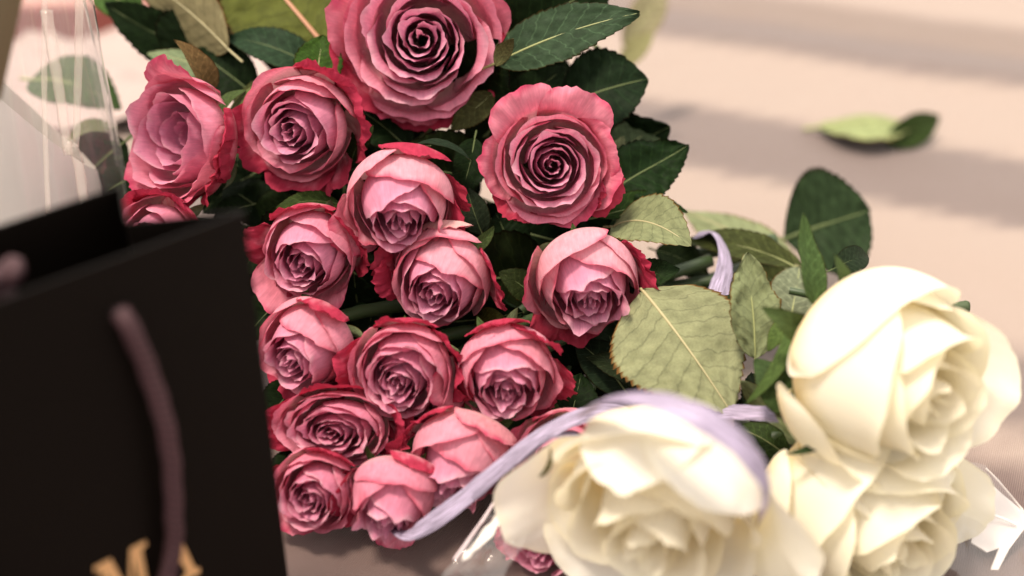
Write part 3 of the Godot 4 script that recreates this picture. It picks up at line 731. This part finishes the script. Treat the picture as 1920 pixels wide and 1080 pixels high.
	rose("r15", "pink_rose", "bottom pink rose drooping onto the cloth at the lower end of the lavender ribbon", "pink roses tied in one bunch", Vector3(-0.0553, 0.0246, -0.4383), Vector3(-0.1438, -0.3118, 0.9392), 0.01827, 0.05, 97, {"n": 17, "shade_tint": .45, "pale": .15, "swirl": .6, "guards": [{"th": 2.967, "yt": 0.350, "cu": 1.400, "rt": 1.200, "stain": 0.300, "al": 0.500}, {"th": 1.484, "yt": 0.450, "cu": 1.100, "rt": 1.150, "ew": 0.100, "al": 0.600}, {"th": -1.047, "yt": -0.500, "cu": 0.600, "rt": 1.100, "rb": 1.140, "al": 0.600, "stain": 0.200}]})
	rose("r16", "pink_rose", "pink rose behind clear film, half covered by the big cream rose", "pink roses tied in one bunch", Vector3(0.0236, 0.0350, -0.4568), Vector3(-0.2501, 0.2003, 0.9473), 0.01960, 0.50, 103, {"n": 21, "guards": [{"th": 3.142, "yt": 0.200, "cu": 1.200, "rt": 1.150, "base": Color(.74, .55, .34), "ew": 0.250}, {"th": -1.745, "yt": 0.150, "cu": 1.000, "rt": 1.050, "base": Color(.76, .60, .42)}, {"th": 2.094, "yt": 0.200, "cu": 1.200, "rt": 1.100}]})
	rose("r17", "pink_rose", "light pink rose peeping out under the big cream rose near the lower frame edge", "pink roses tied in one bunch", Vector3(0.0142, 0.0104, -0.4274), Vector3(-0.3015, 0.1912, 0.9341), 0.01580, 0.60, 107, {"n": 14, "guards": [{"th": 3.142, "yt": 0.100, "cu": 1.000, "rt": 1.200}, {"th": 2.094, "yt": 0.100, "cu": 1.000, "rt": 1.150}]})
	rose("r18", "pink_rose", "pink rose mostly hidden behind the bag, only its curled top petals showing", "pink roses tied in one bunch", Vector3(-0.1741, 0.1075, -0.5388), Vector3(-0.2063, 0.1962, 0.9586), 0.01768, 0.40, 113, {"n": 14, "shade_tint": .3, "guards": [{"th": -1.571, "yt": 0.150, "cu": 1.600, "rt": 1.100, "stain": 0.400, "cr": 0.090}, {"th": -0.698, "yt": 0.100, "cu": 1.600, "rt": 1.100, "stain": 0.400, "cr": 0.090}, {"th": -2.269, "yt": 0.200, "cu": 1.200, "rt": 1.100, "stain": 0.300, "cr": 0.070}]})

func white_roses():
	rose("w1", "cream_rose", "large wide open cream rose in front with petals flared out to both sides", "cream white roses in front", Vector3(0.0546, 0.0636, -0.3831), Vector3(-0.2973, -0.3008, 0.9061), 0.03768, 0.75, 131, {"white": true, "tie": Vector3(0.1233, 0.0088, -0.4958), "end": Vector3(0.1167, -0.0132, -0.5178), "bare": true, "n": 16, "core": .95, "top": .55, "guards": [{"th": -1.833, "yt": 0.300, "cu": 0.400, "rt": 0.950, "rb": 1.100, "al": 0.600, "vc": 0.850, "ru": 0.020}, {"th": -1.134, "yt": 0.250, "cu": 0.400, "rt": 1.000, "rb": 1.100, "al": 0.700, "ru": 0.020}, {"th": 2.653, "yt": 0.300, "cu": 1.200, "rt": 1.300, "al": 0.650, "vc": 0.600, "fl": 0.120, "ru": 0.040}, {"th": 0.087, "yt": 0.300, "cu": 1.200, "rt": 1.500, "al": 0.600, "vc": 0.600, "fl": 0.120, "ru": 0.040}, {"th": 1.920, "yt": 0.250, "cu": 0.900, "rt": 1.200, "al": 0.800, "ru": 0.030}, {"th": 1.047, "yt": 0.250, "cu": 0.900, "rt": 1.200, "al": 0.800, "ru": 0.030}]})
	rose("w2", "cream_rose", "tall cream rose with a broad smooth side petal, rightmost and highest of the cream ones", "cream white roses in front", Vector3(0.1600, 0.0984, -0.4263), Vector3(0.5618, 0.1032, 0.8208), 0.04096, 0.12, 137, {"white": true, "tie": Vector3(0.1233, 0.0088, -0.4958), "end": Vector3(0.1167, -0.0132, -0.5178), "n": 17, "swirl": .66, "top": .6, "guards": [{"th": 1.484, "yt": 0.400, "cu": 0.900, "rt": 1.080, "al": 0.900, "ru": 0.025}, {"th": 0.262, "yt": 0.420, "cu": 0.800, "rt": 1.060, "al": 0.800, "ru": 0.025}]})
	rose("w3", "cream_rose", "cream rose at the lower right, below the tall one, face at the frame edge", "cream white roses in front", Vector3(0.1560, 0.0321, -0.4169), Vector3(0.4182, -0.1245, 0.8998), 0.04156, 0.15, 149, {"white": true, "tie": Vector3(0.1233, 0.0088, -0.4958), "end": Vector3(0.1167, -0.0132, -0.5178), "n": 17, "swirl": .66, "guards": [{"th": 0.175, "yt": 0.300, "cu": 1.100, "rt": 1.200, "al": 0.600, "ru": 0.030}, {"th": 1.745, "yt": 0.300, "cu": 1.100, "rt": 1.150, "al": 0.900, "ru": 0.030}]})


# ------------------------------------------------------------------ cloth, background
func cloth():
	var o := MeshInstance3D.new()
	o.name = "tablecloth"
	o.set_meta("label", "ribbed mauve tablecloth with wide pale peach stripes, under everything")
	o.set_meta("category", "tablecloth")
	var nu := 181
	var nv := 161
	var pts := PackedVector3Array()
	var cols := PackedColorArray()
	var uvs := PackedVector2Array()
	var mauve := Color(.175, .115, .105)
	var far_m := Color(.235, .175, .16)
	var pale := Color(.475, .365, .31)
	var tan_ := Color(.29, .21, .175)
	for j in nv:
		for i in nu:
			var x := -1.3 + 2.9 * i / (nu - 1)
			var z := .4 - 2.6 * j / (nv - 1)
			var q := -.42 * x + .906 * z + .006 * noise.get_noise_2d(x * 3.0, z * 3.0)
			var p := .906 * x + .42 * z
			var y := .0022 * noise.get_noise_2d(x * 7.0, z * 7.0) + .0012 * noise.get_noise_2d(x * 19.0, z * 19.0)
			y += .010 * exp(-pow((q + 1.14) / .03, 2.0)) * (.5 + .5 * smoothstep(-.2, .3, p))
			y -= .002
			pts.append(Vector3(x, y, z))
			uvs.append(Vector2(p, q) / .032)
			var c := mauve  # wide bands blended across q in the vertex colour
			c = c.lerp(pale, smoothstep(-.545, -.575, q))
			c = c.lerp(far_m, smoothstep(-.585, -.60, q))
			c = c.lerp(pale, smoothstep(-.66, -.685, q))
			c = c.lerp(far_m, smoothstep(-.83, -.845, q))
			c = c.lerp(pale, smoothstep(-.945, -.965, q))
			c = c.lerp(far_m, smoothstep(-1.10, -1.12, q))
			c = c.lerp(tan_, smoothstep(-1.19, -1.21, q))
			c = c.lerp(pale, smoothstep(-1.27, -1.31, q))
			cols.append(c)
	var am := ArrayMesh.new()
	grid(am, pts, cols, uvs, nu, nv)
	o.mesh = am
	var rib := image_tex(512, 512, func(x, y):
		var w := noise.get_noise_2d(x * .05, y * .05) * .8
		var s := .5 + .5 * sin((x / 16.0 + .10 * w) * TAU)
		var t := .5 + .5 * sin((y / 8.0 + floorf(x / 16.0) * .5) * TAU)
		return clampf(.2 + .62 * s + .16 * t * s + .1 * noise.get_noise_2d(x * .3, y * .3), 0.0, 1.0))
	var ribc := image_tex(512, 512, func(x, y):
		var s := .5 + .5 * sin(x / 16.0 * TAU)
		return clampf(.80 + .16 * s + .12 * noise.get_noise_2d(x * .12, y * .3) + .06 * noise.get_noise_2d(x * .5, y * .5), 0.0, 1.0))
	var m := mat(Color.WHITE, .6, .4)
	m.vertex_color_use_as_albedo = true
	m.albedo_texture = ribc
	m.heightmap_enabled = true
	m.heightmap_texture = rib
	m.heightmap_scale = .05
	m.rim_enabled = true
	m.rim = .3
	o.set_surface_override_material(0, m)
	add_child(o)

func box_mesh(size: Vector3, bev: float) -> ArrayMesh:
	# a box with rounded long edges: a rounded outline swept along x
	var out := PackedVector2Array()
	for c in 4:
		var sx := 1.0 if c in [0, 3] else -1.0
		var sy := 1.0 if c in [0, 1] else -1.0
		for k in 4:
			var a := PI / 2 * (c + k / 3.0)
			out.append(Vector2(sx * (size.z / 2 - bev) + bev * cos(a), sy * (size.y / 2 - bev) + bev * sin(a)))
	var pts := PackedVector3Array()
	var n := out.size() + 1
	for jj in 4:
		var x := -size.x / 2 if jj < 2 else size.x / 2
		var s := .001 if jj in [0, 3] else 1.0
		for i in n:
			var q := out[i % out.size()] * s
			pts.append(Vector3(x, q.y, q.x))
	var st := SurfaceTool.new()
	st.begin(Mesh.PRIMITIVE_TRIANGLES)
	for j in 3:
		for i in n - 1:
			var a := pts[j * n + i]
			var b := pts[j * n + i + 1]
			var c := pts[j * n + n + i]
			var d := pts[j * n + n + i + 1]
			st.set_smooth_group(-1)
			for v in [a, d, b, a, c, d]:
				st.add_vertex(v)
	st.generate_normals()
	return st.commit()

func background():
	# low red-brown crate at the back of the table
	var cr := thing("crate", "shallow reddish brown wooden tray far out of focus at the back left", "tray", Vector3(-.47, 0, -1.25))
	cr.rotation.y = .04
	var wood := mat(lin(.20, .045, .035), .6)
	var pale := mat(lin(.42, .22, .18), .7)
	for i in 2:
		var b := put("board", box_mesh(Vector3(.56, .038, .012), .003), cr, [wood])
		b.position = Vector3(0, .020, .12 - .24 * i)
	for s in [-1.0, 1.0]:
		var e := put("end_panel", box_mesh(Vector3(.012, .038, .228), .003), cr, [wood])
		e.position = Vector3(.274 * s, .020, 0)
	var base := put("bottom_panel", box_mesh(Vector3(.536, .008, .228), .002), cr, [pale])
	base.position = Vector3(0, .026, 0)
	# crumpled pale paper on the cloth
	var pts := PackedVector3Array()
	var o := Vector3(-.38, .0, -1.03)
	for j in 21:
		for i in 29:
			var x := (i / 28.0 - .5) * .34
			var z := (j / 20.0 - .5) * .22
			var y := .012 + .016 * noise.get_noise_2d(x * 13.0, z * 13.0 + 4.0) + .012 * absf(noise.get_noise_2d(x * 30.0, z * 22.0))
			pts.append(Vector3(x + .01 * noise.get_noise_2d(z * 30.0, 3.0), maxf(y, .003), z + .01 * noise.get_noise_2d(x * 30.0, 8.0)))
	var pm := ArrayMesh.new()
	grid(pm, pts, PackedColorArray(), PackedVector2Array(), 29, 21)
	var pa := put(numbered("paper_sheet"), pm, self, [mat(lin(.36, .28, .26), .8)], "crumpled pale pink paper sheet lying on the cloth behind the left leaves")
	pa.set_meta("category", "paper")
	pa.position = o
	# fallen leaf
	var fl := thing("fallen_leaf", "single pale green leaf lying alone on the striped cloth, its tip rolled over", "leaf", Vector3(0.2848, 0.0000, -0.9058))
	leaf(fl, "leaf_blade", Vector3(0.2434, 0.0000, -0.9240) + Vector3(0, .004, 0), Vector3(0.3212, 0.0000, -0.9090) + Vector3(0, .012, 0), .036, Vector3(0, -1, .12), {"bend": -.06, "fold": .12, "top": Color(.05, .09, .02), "under": Color(.32, .37, .17), "teeth": 14, "belly": .9, "seed": 4.0})
	leaf(fl, "rolled_tip", Vector3(0.2876, 0.0000, -0.8923) + Vector3(0, .006, .002), Vector3(0.3385, 0.0000, -0.9218) + Vector3(0, .014, 0), .013, Vector3(0, .35, .9), {"bend": .08, "fold": .2, "top": Color(.055, .09, .025), "under": Color(.34, .39, .18), "teeth": 0, "rib": false, "seed": 8.0})

# ------------------------------------------------------------------ ribbons and tie
func ribbon(path: PackedVector3Array, ups: Array, w0: float, w1: float, off: Vector3, sd: float) -> ArrayMesh:
	var n := path.size()
	var nu := 11
	var pts := PackedVector3Array()
	var back := PackedVector3Array()
	var uvs := PackedVector2Array()
	var run := 0.0
	for j in n:
		var f := float(j) / (n - 1)
		var t := (path[mini(j + 1, n - 1)] - path[maxi(j - 1, 0)]).normalized()
		var k := f * (ups.size() - 1)
		var k0 := int(minf(floorf(k), ups.size() - 2))
		var up: Vector3 = (ups[k0] as Vector3).lerp(ups[k0 + 1], smoothstep(0.0, 1.0, k - k0))
		up = (up - t * t.dot(up)).normalized()
		var s := t.cross(up)
		var w := lerpf(w0, w1, f) * (1.0 + .18 * noise.get_noise_2d(f * 6.0, sd))
		if j > 0:
			run += (path[j] - path[j - 1]).length()
		for i in nu:
			var u := -1.0 + 2.0 * i / (nu - 1)
			var h := w * (.10 * (1.0 - u * u) + .10 * noise.get_noise_2d(u * 2.6 + sd, f * 4.0) + .05 * noise.get_noise_2d(u * 7.0, f * 9.0 + sd))
			var q := path[j] + s * (u * w) + up * h - off
			var e := 0.0 if absf(u) > .99 else .00025
			pts.append(q + up * e)
			back.append(q - up * e)
			uvs.append(Vector2(.5 + .5 * u + sd, run * 8.0))
	var am := ArrayMesh.new()
	grid(am, pts, PackedColorArray(), uvs, nu, n)
	grid(am, back, PackedColorArray(), uvs, nu, n, true)
	return am

func tie_and_ribbons():
	var p := smooth_path([Vector3(-0.0543, 0.0087, -0.4403), Vector3(-0.0466, 0.0213, -0.4222), Vector3(-0.0369, 0.0310, -0.4163), Vector3(-0.0194, 0.0452, -0.4187), Vector3(0.0000, 0.0591, -0.4267), Vector3(0.0185, 0.0676, -0.4374), Vector3(0.0376, 0.0678, -0.4490), Vector3(0.0527, 0.0613, -0.4568)], 10)
	var o := thing("ribbon", "lavender raffia ribbon running from the cloth up across the lowest pink roses", "ribbon", p[0])
	put("strand", ribbon(p, [Vector3(0.3030, 0.8415, 0.4473), Vector3(-0.1961, 0.9018, 0.3852), Vector3(-0.2873, 0.8808, 0.3763)], .0042, .0042, o.position, 2.0), o, [M.raffia, M.raffia])
	var p1 := smooth_path([Vector3(-0.0171, 0.0455, -0.4166), Vector3(0.0000, 0.0600, -0.4226), Vector3(0.0137, 0.0666, -0.4311), Vector3(0.0280, 0.0626, -0.4403)], 10)
	put("strand", ribbon(p1, [Vector3(0.1961, 0.9735, 0.1173), Vector3(-0.1961, 0.9735, 0.1173)], .0018, .0022, o.position, 5.0), o, [M.raffia, M.raffia])
	# big loop over the open cream rose
	var p2 := smooth_path([Vector3(0.0262, 0.1007, -0.3988), Vector3(0.0364, 0.1246, -0.3779), Vector3(0.0509, 0.1395, -0.3554), Vector3(0.0671, 0.1384, -0.3444), Vector3(0.0809, 0.1269, -0.3423), Vector3(0.0906, 0.1074, -0.3507), Vector3(0.0954, 0.0730, -0.3770)], 10)
	var o2 := thing("ribbon_loop", "wide lavender raffia loop arching over the back of the open cream rose", "ribbon", p2[0])
	put("strand", ribbon(p2, [Vector3(0.0000, 0.9928, 0.1196), Vector3(0.0970, 0.9697, 0.2243), Vector3(0.5025, 0.7870, 0.3580), Vector3(0.7960, 0.3847, 0.4673)], .0044, .0078, o2.position, 9.0), o2, [M.raffia, M.raffia])
	var p3 := smooth_path([Vector3(0.0843, 0.0510, -0.4740), Vector3(0.1009, 0.0607, -0.4588), Vector3(0.1152, 0.0669, -0.4486), Vector3(0.1327, 0.0712, -0.4395)], 10)
	var o3 := thing("ribbon_band", "flat lavender raffia band passing under the pale leaf towards the tall cream rose", "ribbon", p3[0])
	put("strand", ribbon(p3, [Vector3(0.0000, 0.9196, 0.3928), Vector3(0.1005, 0.9610, 0.2575)], .0046, .0050, o3.position, 14.0), o3, [M.raffia, M.raffia])
	var p4 := smooth_path([Vector3(0.1027, 0.0705, -0.6123), Vector3(0.1111, 0.0747, -0.6031), Vector3(0.1137, 0.0710, -0.5837), Vector3(0.1084, 0.0650, -0.5629), Vector3(0.0991, 0.0572, -0.5411)], 10)
	var o4 := thing("ribbon_tail", "narrow lavender raffia tail bent over behind the pale leaves, beside the stems", "ribbon", p4[0])
	put("strand", ribbon(p4, [Vector3(-0.1907, 0.9815, -0.0162), Vector3(0.7220, 0.5774, 0.3812), Vector3(0.3980, 0.6201, 0.6761), Vector3(0.2063, 0.7321, 0.6492)], .0046, .0066, o4.position, 19.0), o4, [M.raffia, M.raffia])
	# stem with a cut end that sticks out to the right
	var cs := thing("cut_stem", "dark green cut stem end sticking out behind the tall cream rose", "stem", Vector3(0.1423, 0.0688, -0.5536))
	put("stem", tube(bez(Vector3(0.1423, 0.0688, -0.5536), Vector3(0.1737, 0.0654, -0.5459), Vector3(0.1993, 0.0657, -0.5402), Vector3(0.2218, 0.0689, -0.5363), 12), .0019, .0023, cs.position, 10, .1), cs, [M.stem])
	put("cut_end", tube(bez(Vector3(0.2207, 0.0689, -0.5363), Vector3(0.2234, 0.0692, -0.5365), Vector3(0.2261, 0.0694, -0.5366), Vector3(0.2287, 0.0694, -0.5366), 5), .0027, .0031, cs.position, 10, .2), cs, [mat(lin(.045, .07, .025), .6)])

# ------------------------------------------------------------------ bag
func sheet(parent: Node, called: String, a: Vector3, b: Vector3, h: float, th: float, out: Vector3, m: Material) -> MeshInstance3D:
	# upright paper panel from a to b (world, at its top edge), height h, thickness th towards out
	var len_ := (b - a).length()
	var mesh := box_mesh(Vector3(len_, h, th), th * .3)
	var o := put(called, mesh, parent, [m])
	var x := (b - a) / len_
	o.transform = Transform3D(Basis(x, Vector3.UP, x.cross(Vector3.UP)), (a + b) / 2 - Vector3(0, h / 2, 0) + out * th / 2 - parent.position)
	return o

func bag():
	var F1 := Vector3(-0.0919, 0.2000, -0.3819)
	var F0d := Vector3(-0.1537, 0.2000, -0.3227)
	var dir := (F0d - F1).normalized()
	var F0 := F1 + dir * .17
	var B1 := Vector3(-0.1390, 0.2000, -0.4009)
	var B0 := B1 + dir * .17
	var G1 := Vector3(-0.1292, 0.2000, -0.3735)
	var G0 := G1 + dir * .14
	var b := thing("paper_bag", "black paper carrier bag with gold lettering, out of focus in the near left corner", "bag", Vector3((F0.x + F1.x + B0.x + B1.x) / 4, 0, (F0.z + F1.z + B0.z + B1.z) / 4))
	var blk := mat(lin(.005, .0032, .0022), .45, .25)
	blk.albedo_texture = image_tex(128, 128, func(x, y): return clampf(.85 + .12 * noise.get_noise_2d(x * .4, y * .4) + .1 * noise.get_noise_2d(x * .05, y * .05), 0.0, 1.0))
	var out := dir.cross(Vector3.UP)
	if out.dot(F1 - B1) < 0.0:
		out = -out
	var th := .0011
	var pf := sheet(b, "front_panel", F0, F1, .198, th, out, blk)
	sheet(b, "back_panel", B0, B1, .198, th, -out, blk)
	sheet(b, "gusset", F1, G1, .197, th * .8, Vector3.ZERO, blk)
	sheet(b, "gusset", G1, B1, .197, th * .8, Vector3.ZERO, blk)
	sheet(b, "gusset", F0, G0, .197, th * .8, Vector3.ZERO, blk)
	sheet(b, "gusset", G0, B0, .197, th * .8, Vector3.ZERO, blk)
	# handle cord: mauve rope through the front panel
	var cord := mat(lin(.10, .036, .046), .7)
	cord.albedo_texture = image_tex(64, 64, func(x, y): return .72 + .28 * sin((x / 64.0 + y / 21.333) * TAU * 2.0) * .5 + .2 * noise.get_noise_2d(x * .6, y * .6))
	cord.uv1_scale = Vector3(1, 12, 1)
	var on := func(px: Vector3, lift: float) -> Vector3:
		# where the sight line through that point meets the front panel, pushed out by lift
		return px + out * lift
	var H1 := Vector3(-0.1277, 0.1789, -0.3475)
	var K1 := Vector3(-0.1252, 0.1569, -0.3500)
	var K2 := Vector3(-0.1241, 0.1317, -0.3511)
	var K3 := Vector3(-0.1254, 0.1020, -0.3498)
	var K4 := Vector3(-0.1288, 0.0773, -0.3465)
	var H0 := H1 + dir * .085
	var path := smooth_path([H1 - out * .004, H1 + out * .004, K1 + out * .007, K2 + out * .009, K3 + out * .008, K4 + out * .007, K4 + dir * .02 + Vector3(0, -.028, 0) + out * .007, H0.lerp(K4, .5) + Vector3(0, -.03, 0) + dir * .02 + out * .008, H0 + out * .006, H0 - out * .004], 8)
	put("handle_cord", tube(path, .0029, .0029, b.position, 12, .0, 400.0), b, [cord])
	var ey := put("eyelet", tube(PackedVector3Array([H1 - out * .0016, H1 + out * .0002, H1 + out * .0022]), .0048, .0048, b.position, 14), b, [blk])
	# knot on the inside of the back panel
	var kn := Vector3(-0.1643, 0.1905, -0.3490)
	var kp := PackedVector3Array()
	for i in 40:
		var a := TAU * i / 39.0 * 2.0
		kp.append(kn + dir * (.0035 * sin(a) + .003 * sin(2.0 * a)) + Vector3(0, .006 * cos(a) - .003 * cos(2.0 * a), 0) + out * (.003 * sin(3.0 * a) ))
	put("cord_knot", tube(kp, .0026, .0026, b.position, 8, .2), b, [cord])
	# gold lettering pressed onto the front panel
	var gold := mat(lin(.80, .47, .22), .45)
	gold.metallic = .3
	var f := SystemFont.new()
	f.font_names = PackedStringArray(["Droid Serif"])
	f.font_weight = 700
	var text := "AROMA"
	var pos := Vector3(-0.1233, 0.0614, -0.3518)
	for i in text.length():
		var tm := TextMesh.new()
		tm.text = text[text.length() - 1 - i]
		tm.font = f
		tm.font_size = 32
		tm.pixel_size = .00112
		tm.depth = .0004
		var l := put("letter", tm, b, [gold])
		l.transform = Transform3D(Basis(-dir * .62, Vector3.UP, out), pos + Vector3(0, .012, 0) + dir * .003 + dir * ([.0, .020, .042, .061, .079][i]) + out * (th + .0004) - b.position)

# ------------------------------------------------------------------ film
func film_mat(a: float) -> StandardMaterial3D:
	var m := StandardMaterial3D.new()
	m.albedo_color = Color(1, 1, 1, a)
	m.transparency = BaseMaterial3D.TRANSPARENCY_ALPHA
	m.roughness = .06
	m.metallic_specular = .6
	m.cull_mode = BaseMaterial3D.CULL_DISABLED
	return m

func left_bouquet():
	# clear film cone with white paper inside, standing behind the bag
	var base := Vector3(-.262, 0, -.60)
	var o := thing("flower_sleeve", "tall clear film sleeve around white wrapping paper, at the far left behind the bag", "sleeve", base)
	var film := film_mat(.09)
	var pts := PackedVector3Array()
	var n := 73
	var rows := 21
	for j in rows:
		var f := float(j) / (rows - 1)
		for i in n:
			var a := TAU * i / (n - 1)
			var r := lerpf(.056, .050, f) * (1.0 + .05 * sin(a * 5.0 + f * 1.5) + .05 * noise.get_noise_3d(cos(a) * 2.5, sin(a) * 2.5, f * 1.5) + .06 * absf(sin(a * 9.0 + 2.0 * f)))
			pts.append(Vector3(r * cos(a), .31 * f + .004 * sin(a * 3.0), r * sin(a)))
	var am := ArrayMesh.new()
	grid(am, pts, PackedColorArray(), PackedVector2Array(), n, rows)
	put("clear_film", am, o, [film])
	# creases in the film; their bright gleam is put in as pale tubes
	var crease := mat(lin(.74, .62, .52), .25)
	crease.transparency = BaseMaterial3D.TRANSPARENCY_ALPHA
	crease.albedo_color.a = .13
	for c in [[Vector3(-0.2153, 0.2239, -0.5680), Vector3(-0.2156, 0.1791, -0.5422), Vector3(-0.2139, 0.1323, -0.5152), .0009], [Vector3(-0.2137, 0.2141, -0.5589), Vector3(-0.2084, 0.1866, -0.5431), Vector3(-0.2035, 0.1569, -0.5259), .0016], [Vector3(-0.2078, 0.2166, -0.5927), Vector3(-0.2088, 0.1766, -0.5696), Vector3(-0.2098, 0.1489, -0.5536), .0013], [Vector3(-0.2081, 0.1560, -0.5404), Vector3(-0.2036, 0.1495, -0.5366), Vector3(-0.2001, 0.1278, -0.5241), .0018]]:
		put("crease", tube(smooth_path([c[0], c[1], c[2]], 8), c[3] * 1.7, c[3] * 1.3, base, 6, .3), o, [crease])
	# white paper cone inside
	var wp := PackedVector3Array()
	n = 49
	for j in 17:
		var f := j / 16.0
		for i in n:
			var a := TAU * i / (n - 1)
			var r := lerpf(.046, .040, f) * (1.0 + .03 * sin(a * 3.0 + f * 2.0) + .05 * noise.get_noise_3d(cos(a) * 1.5, sin(a) * 1.5, f * 2.0))
			var top := .160 + .046 * cos(a - PI * .97) + .024 * sin(a)
			wp.append(Vector3(r * cos(a), top * f + .002, r * sin(a)))
	var wm := ArrayMesh.new()
	grid(wm, wp, PackedColorArray(), PackedVector2Array(), n, 17)
	put("white_paper", wm, o, [mat(lin(.74, .69, .64), .7)])
	# brownish wrapping tip at the very edge of the picture
	var kr := thing("kraft_wrap", "brown olive paper wrap tip blurred at the top left frame edge", "wrapping", Vector3(-0.1967, 0.2315, -0.4397))
	var kp := PackedVector3Array()
	var k0 := Vector3(-0.2065, 0.2179, -0.4318)
	var k1 := Vector3(-0.1925, 0.2168, -0.4427)
	var k2 := Vector3(-0.2065, 0.2622, -0.4574)
	var k3 := Vector3(-0.1817, 0.2594, -0.4673)
	for j in 13:
		var f := j / 12.0
		for i in 13:
			var u := i / 12.0
			kp.append(k0.lerp(k1, u).lerp(k2.lerp(k3, u), f) + Vector3(0, 0, .012 * sin(u * PI)) - kr.position)
	var km := ArrayMesh.new()
	grid(km, kp, PackedColorArray(), PackedVector2Array(), 13, 13)
	put("paper", km, kr, [mat(lin(.12, .085, .04), .7)])

func curve_sheet(a: PackedVector3Array, b: PackedVector3Array, off: Vector3, n: int, rip := 0.0, sd := 0.0) -> ArrayMesh:
	# ruled surface between two paths of equal length, slightly crumpled
	var pts := PackedVector3Array()
	for j in a.size():
		for i in n:
			var f := float(i) / (n - 1)
			var q := a[j].lerp(b[j], f)
			q += Vector3(noise.get_noise_3d(f * 3.0, j * .25, sd), noise.get_noise_3d(f * 3.0, j * .25, sd + 5.0), noise.get_noise_3d(f * 3.0, j * .25, sd + 9.0)) * rip
			pts.append(q - off)
	var am := ArrayMesh.new()
	grid(am, pts, PackedColorArray(), PackedVector2Array(), n, a.size())
	return am

func sleeve():
	# clear film around the cream roses
	var o := thing("film_wrap", "clear film wrapped round the cream roses, its creased edge lying on the cloth", "wrapping", Vector3(0.0812, -0.0000, -0.4199))
	var film := film_mat(.05)
	var a := smooth_path([Vector3(0.0012, 0.0396, -0.4559), Vector3(-0.0070, 0.0388, -0.4265), Vector3(-0.0181, 0.0328, -0.4057), Vector3(-0.0256, 0.0295, -0.3923), Vector3(-0.0342, 0.0289, -0.3689)], 6)
	var b := smooth_path([Vector3(0.0287, 0.0499, -0.4503), Vector3(0.0183, 0.0452, -0.4187), Vector3(0.0067, 0.0395, -0.3981), Vector3(-0.0044, 0.0321, -0.3823), Vector3(-0.0063, 0.0325, -0.3594)], 6)
	put("film", curve_sheet(a, b, o.position, 14, .0035, 2.0), o, [film])
	var a2 := smooth_path([Vector3(0.0097, 0.0406, -0.4507), Vector3(-0.0012, 0.0449, -0.4300), Vector3(-0.0124, 0.0410, -0.4082), Vector3(-0.0238, 0.0353, -0.3899)], 8)
	put("film_edge", tube(a2, .0004, .0007, o.position, 6, .3), o, [mat(lin(.66, .55, .58), .25)])
	var wc := mat(lin(.80, .74, .70), .35)
	var c1 := smooth_path([Vector3(0.0011, 0.0527, -0.4115), Vector3(-0.0067, 0.0482, -0.4031), Vector3(-0.0143, 0.0429, -0.3943), Vector3(-0.0209, 0.0393, -0.3864)], 8)
	var c2 := smooth_path([Vector3(0.0034, 0.0507, -0.4103), Vector3(-0.0033, 0.0462, -0.4020), Vector3(-0.0121, 0.0406, -0.3929), Vector3(-0.0201, 0.0383, -0.3859)], 8)
	put("film_crease", curve_sheet(c1, c2, o.position, 6, .001, 4.0), o, [wc])
	# right side, with a jagged white sheet under it
	var r1 := smooth_path([Vector3(0.1803, 0.0375, -0.4546), Vector3(0.2065, 0.0322, -0.4574), Vector3(0.2202, 0.0274, -0.4604), Vector3(0.2331, 0.0186, -0.4380), Vector3(0.2422, 0.0132, -0.4175)], 6)
	var r2 := smooth_path([Vector3(0.1685, 0.0280, -0.4146), Vector3(0.1864, 0.0166, -0.4137), Vector3(0.1957, 0.0085, -0.4091), Vector3(0.2009, 0.0040, -0.4007), Vector3(0.2017, 0.0033, -0.3887)], 6)
	put("film", curve_sheet(r1, r2, o.position, 14, .003, 12.0), o, [film])
	put("film_edge", tube(r1.slice(12), .0004, .0004, o.position, 6, .3), o, [mat(lin(.75, .66, .62), .25)])
	var q := thing("white_sheet", "jagged white sheet beside the lower right cream rose", "paper", Vector3(0.2188, 0.0131, -0.4463))
	var out: Array = [[1788, 900], [1806, 893], [1846, 880], [1885, 925], [1925, 965], [1915, 992], [1880, 1030], [1842, 1085], [1830, 1085], [1862, 1028], [1838, 1036], [1812, 1018], [1822, 995], [1800, 970]]
	var poly := PackedVector2Array()
	for v in out:
		poly.append(Vector2(v[0] - 1850, -(v[1] - 960)) * .000246)
	var tp := CSGPolygon3D.new()
	tp.polygon = poly
	tp.depth = .0012
	tp.name = "paper"
	tp.material = mat(lin(.70, .64, .61), .6)
	tp.basis = Basis(Vector3(1.0000, 0.0000, 0.0000), Vector3(0.0000, 0.8660, -0.5000), Vector3(0.0000, 0.5000, 0.8660)) * Basis(Vector3.RIGHT, -.45)
	q.add_child(tp)
	put("fold", tube(bez(Vector3(0.2046, 0.0153, -0.4430), Vector3(0.2116, 0.0179, -0.4422), Vector3(0.2202, 0.0166, -0.4414), Vector3(0.2307, 0.0106, -0.4403), 12), .0003, .0007, q.position, 6), q, [mat(lin(.9, .86, .84), .4)])
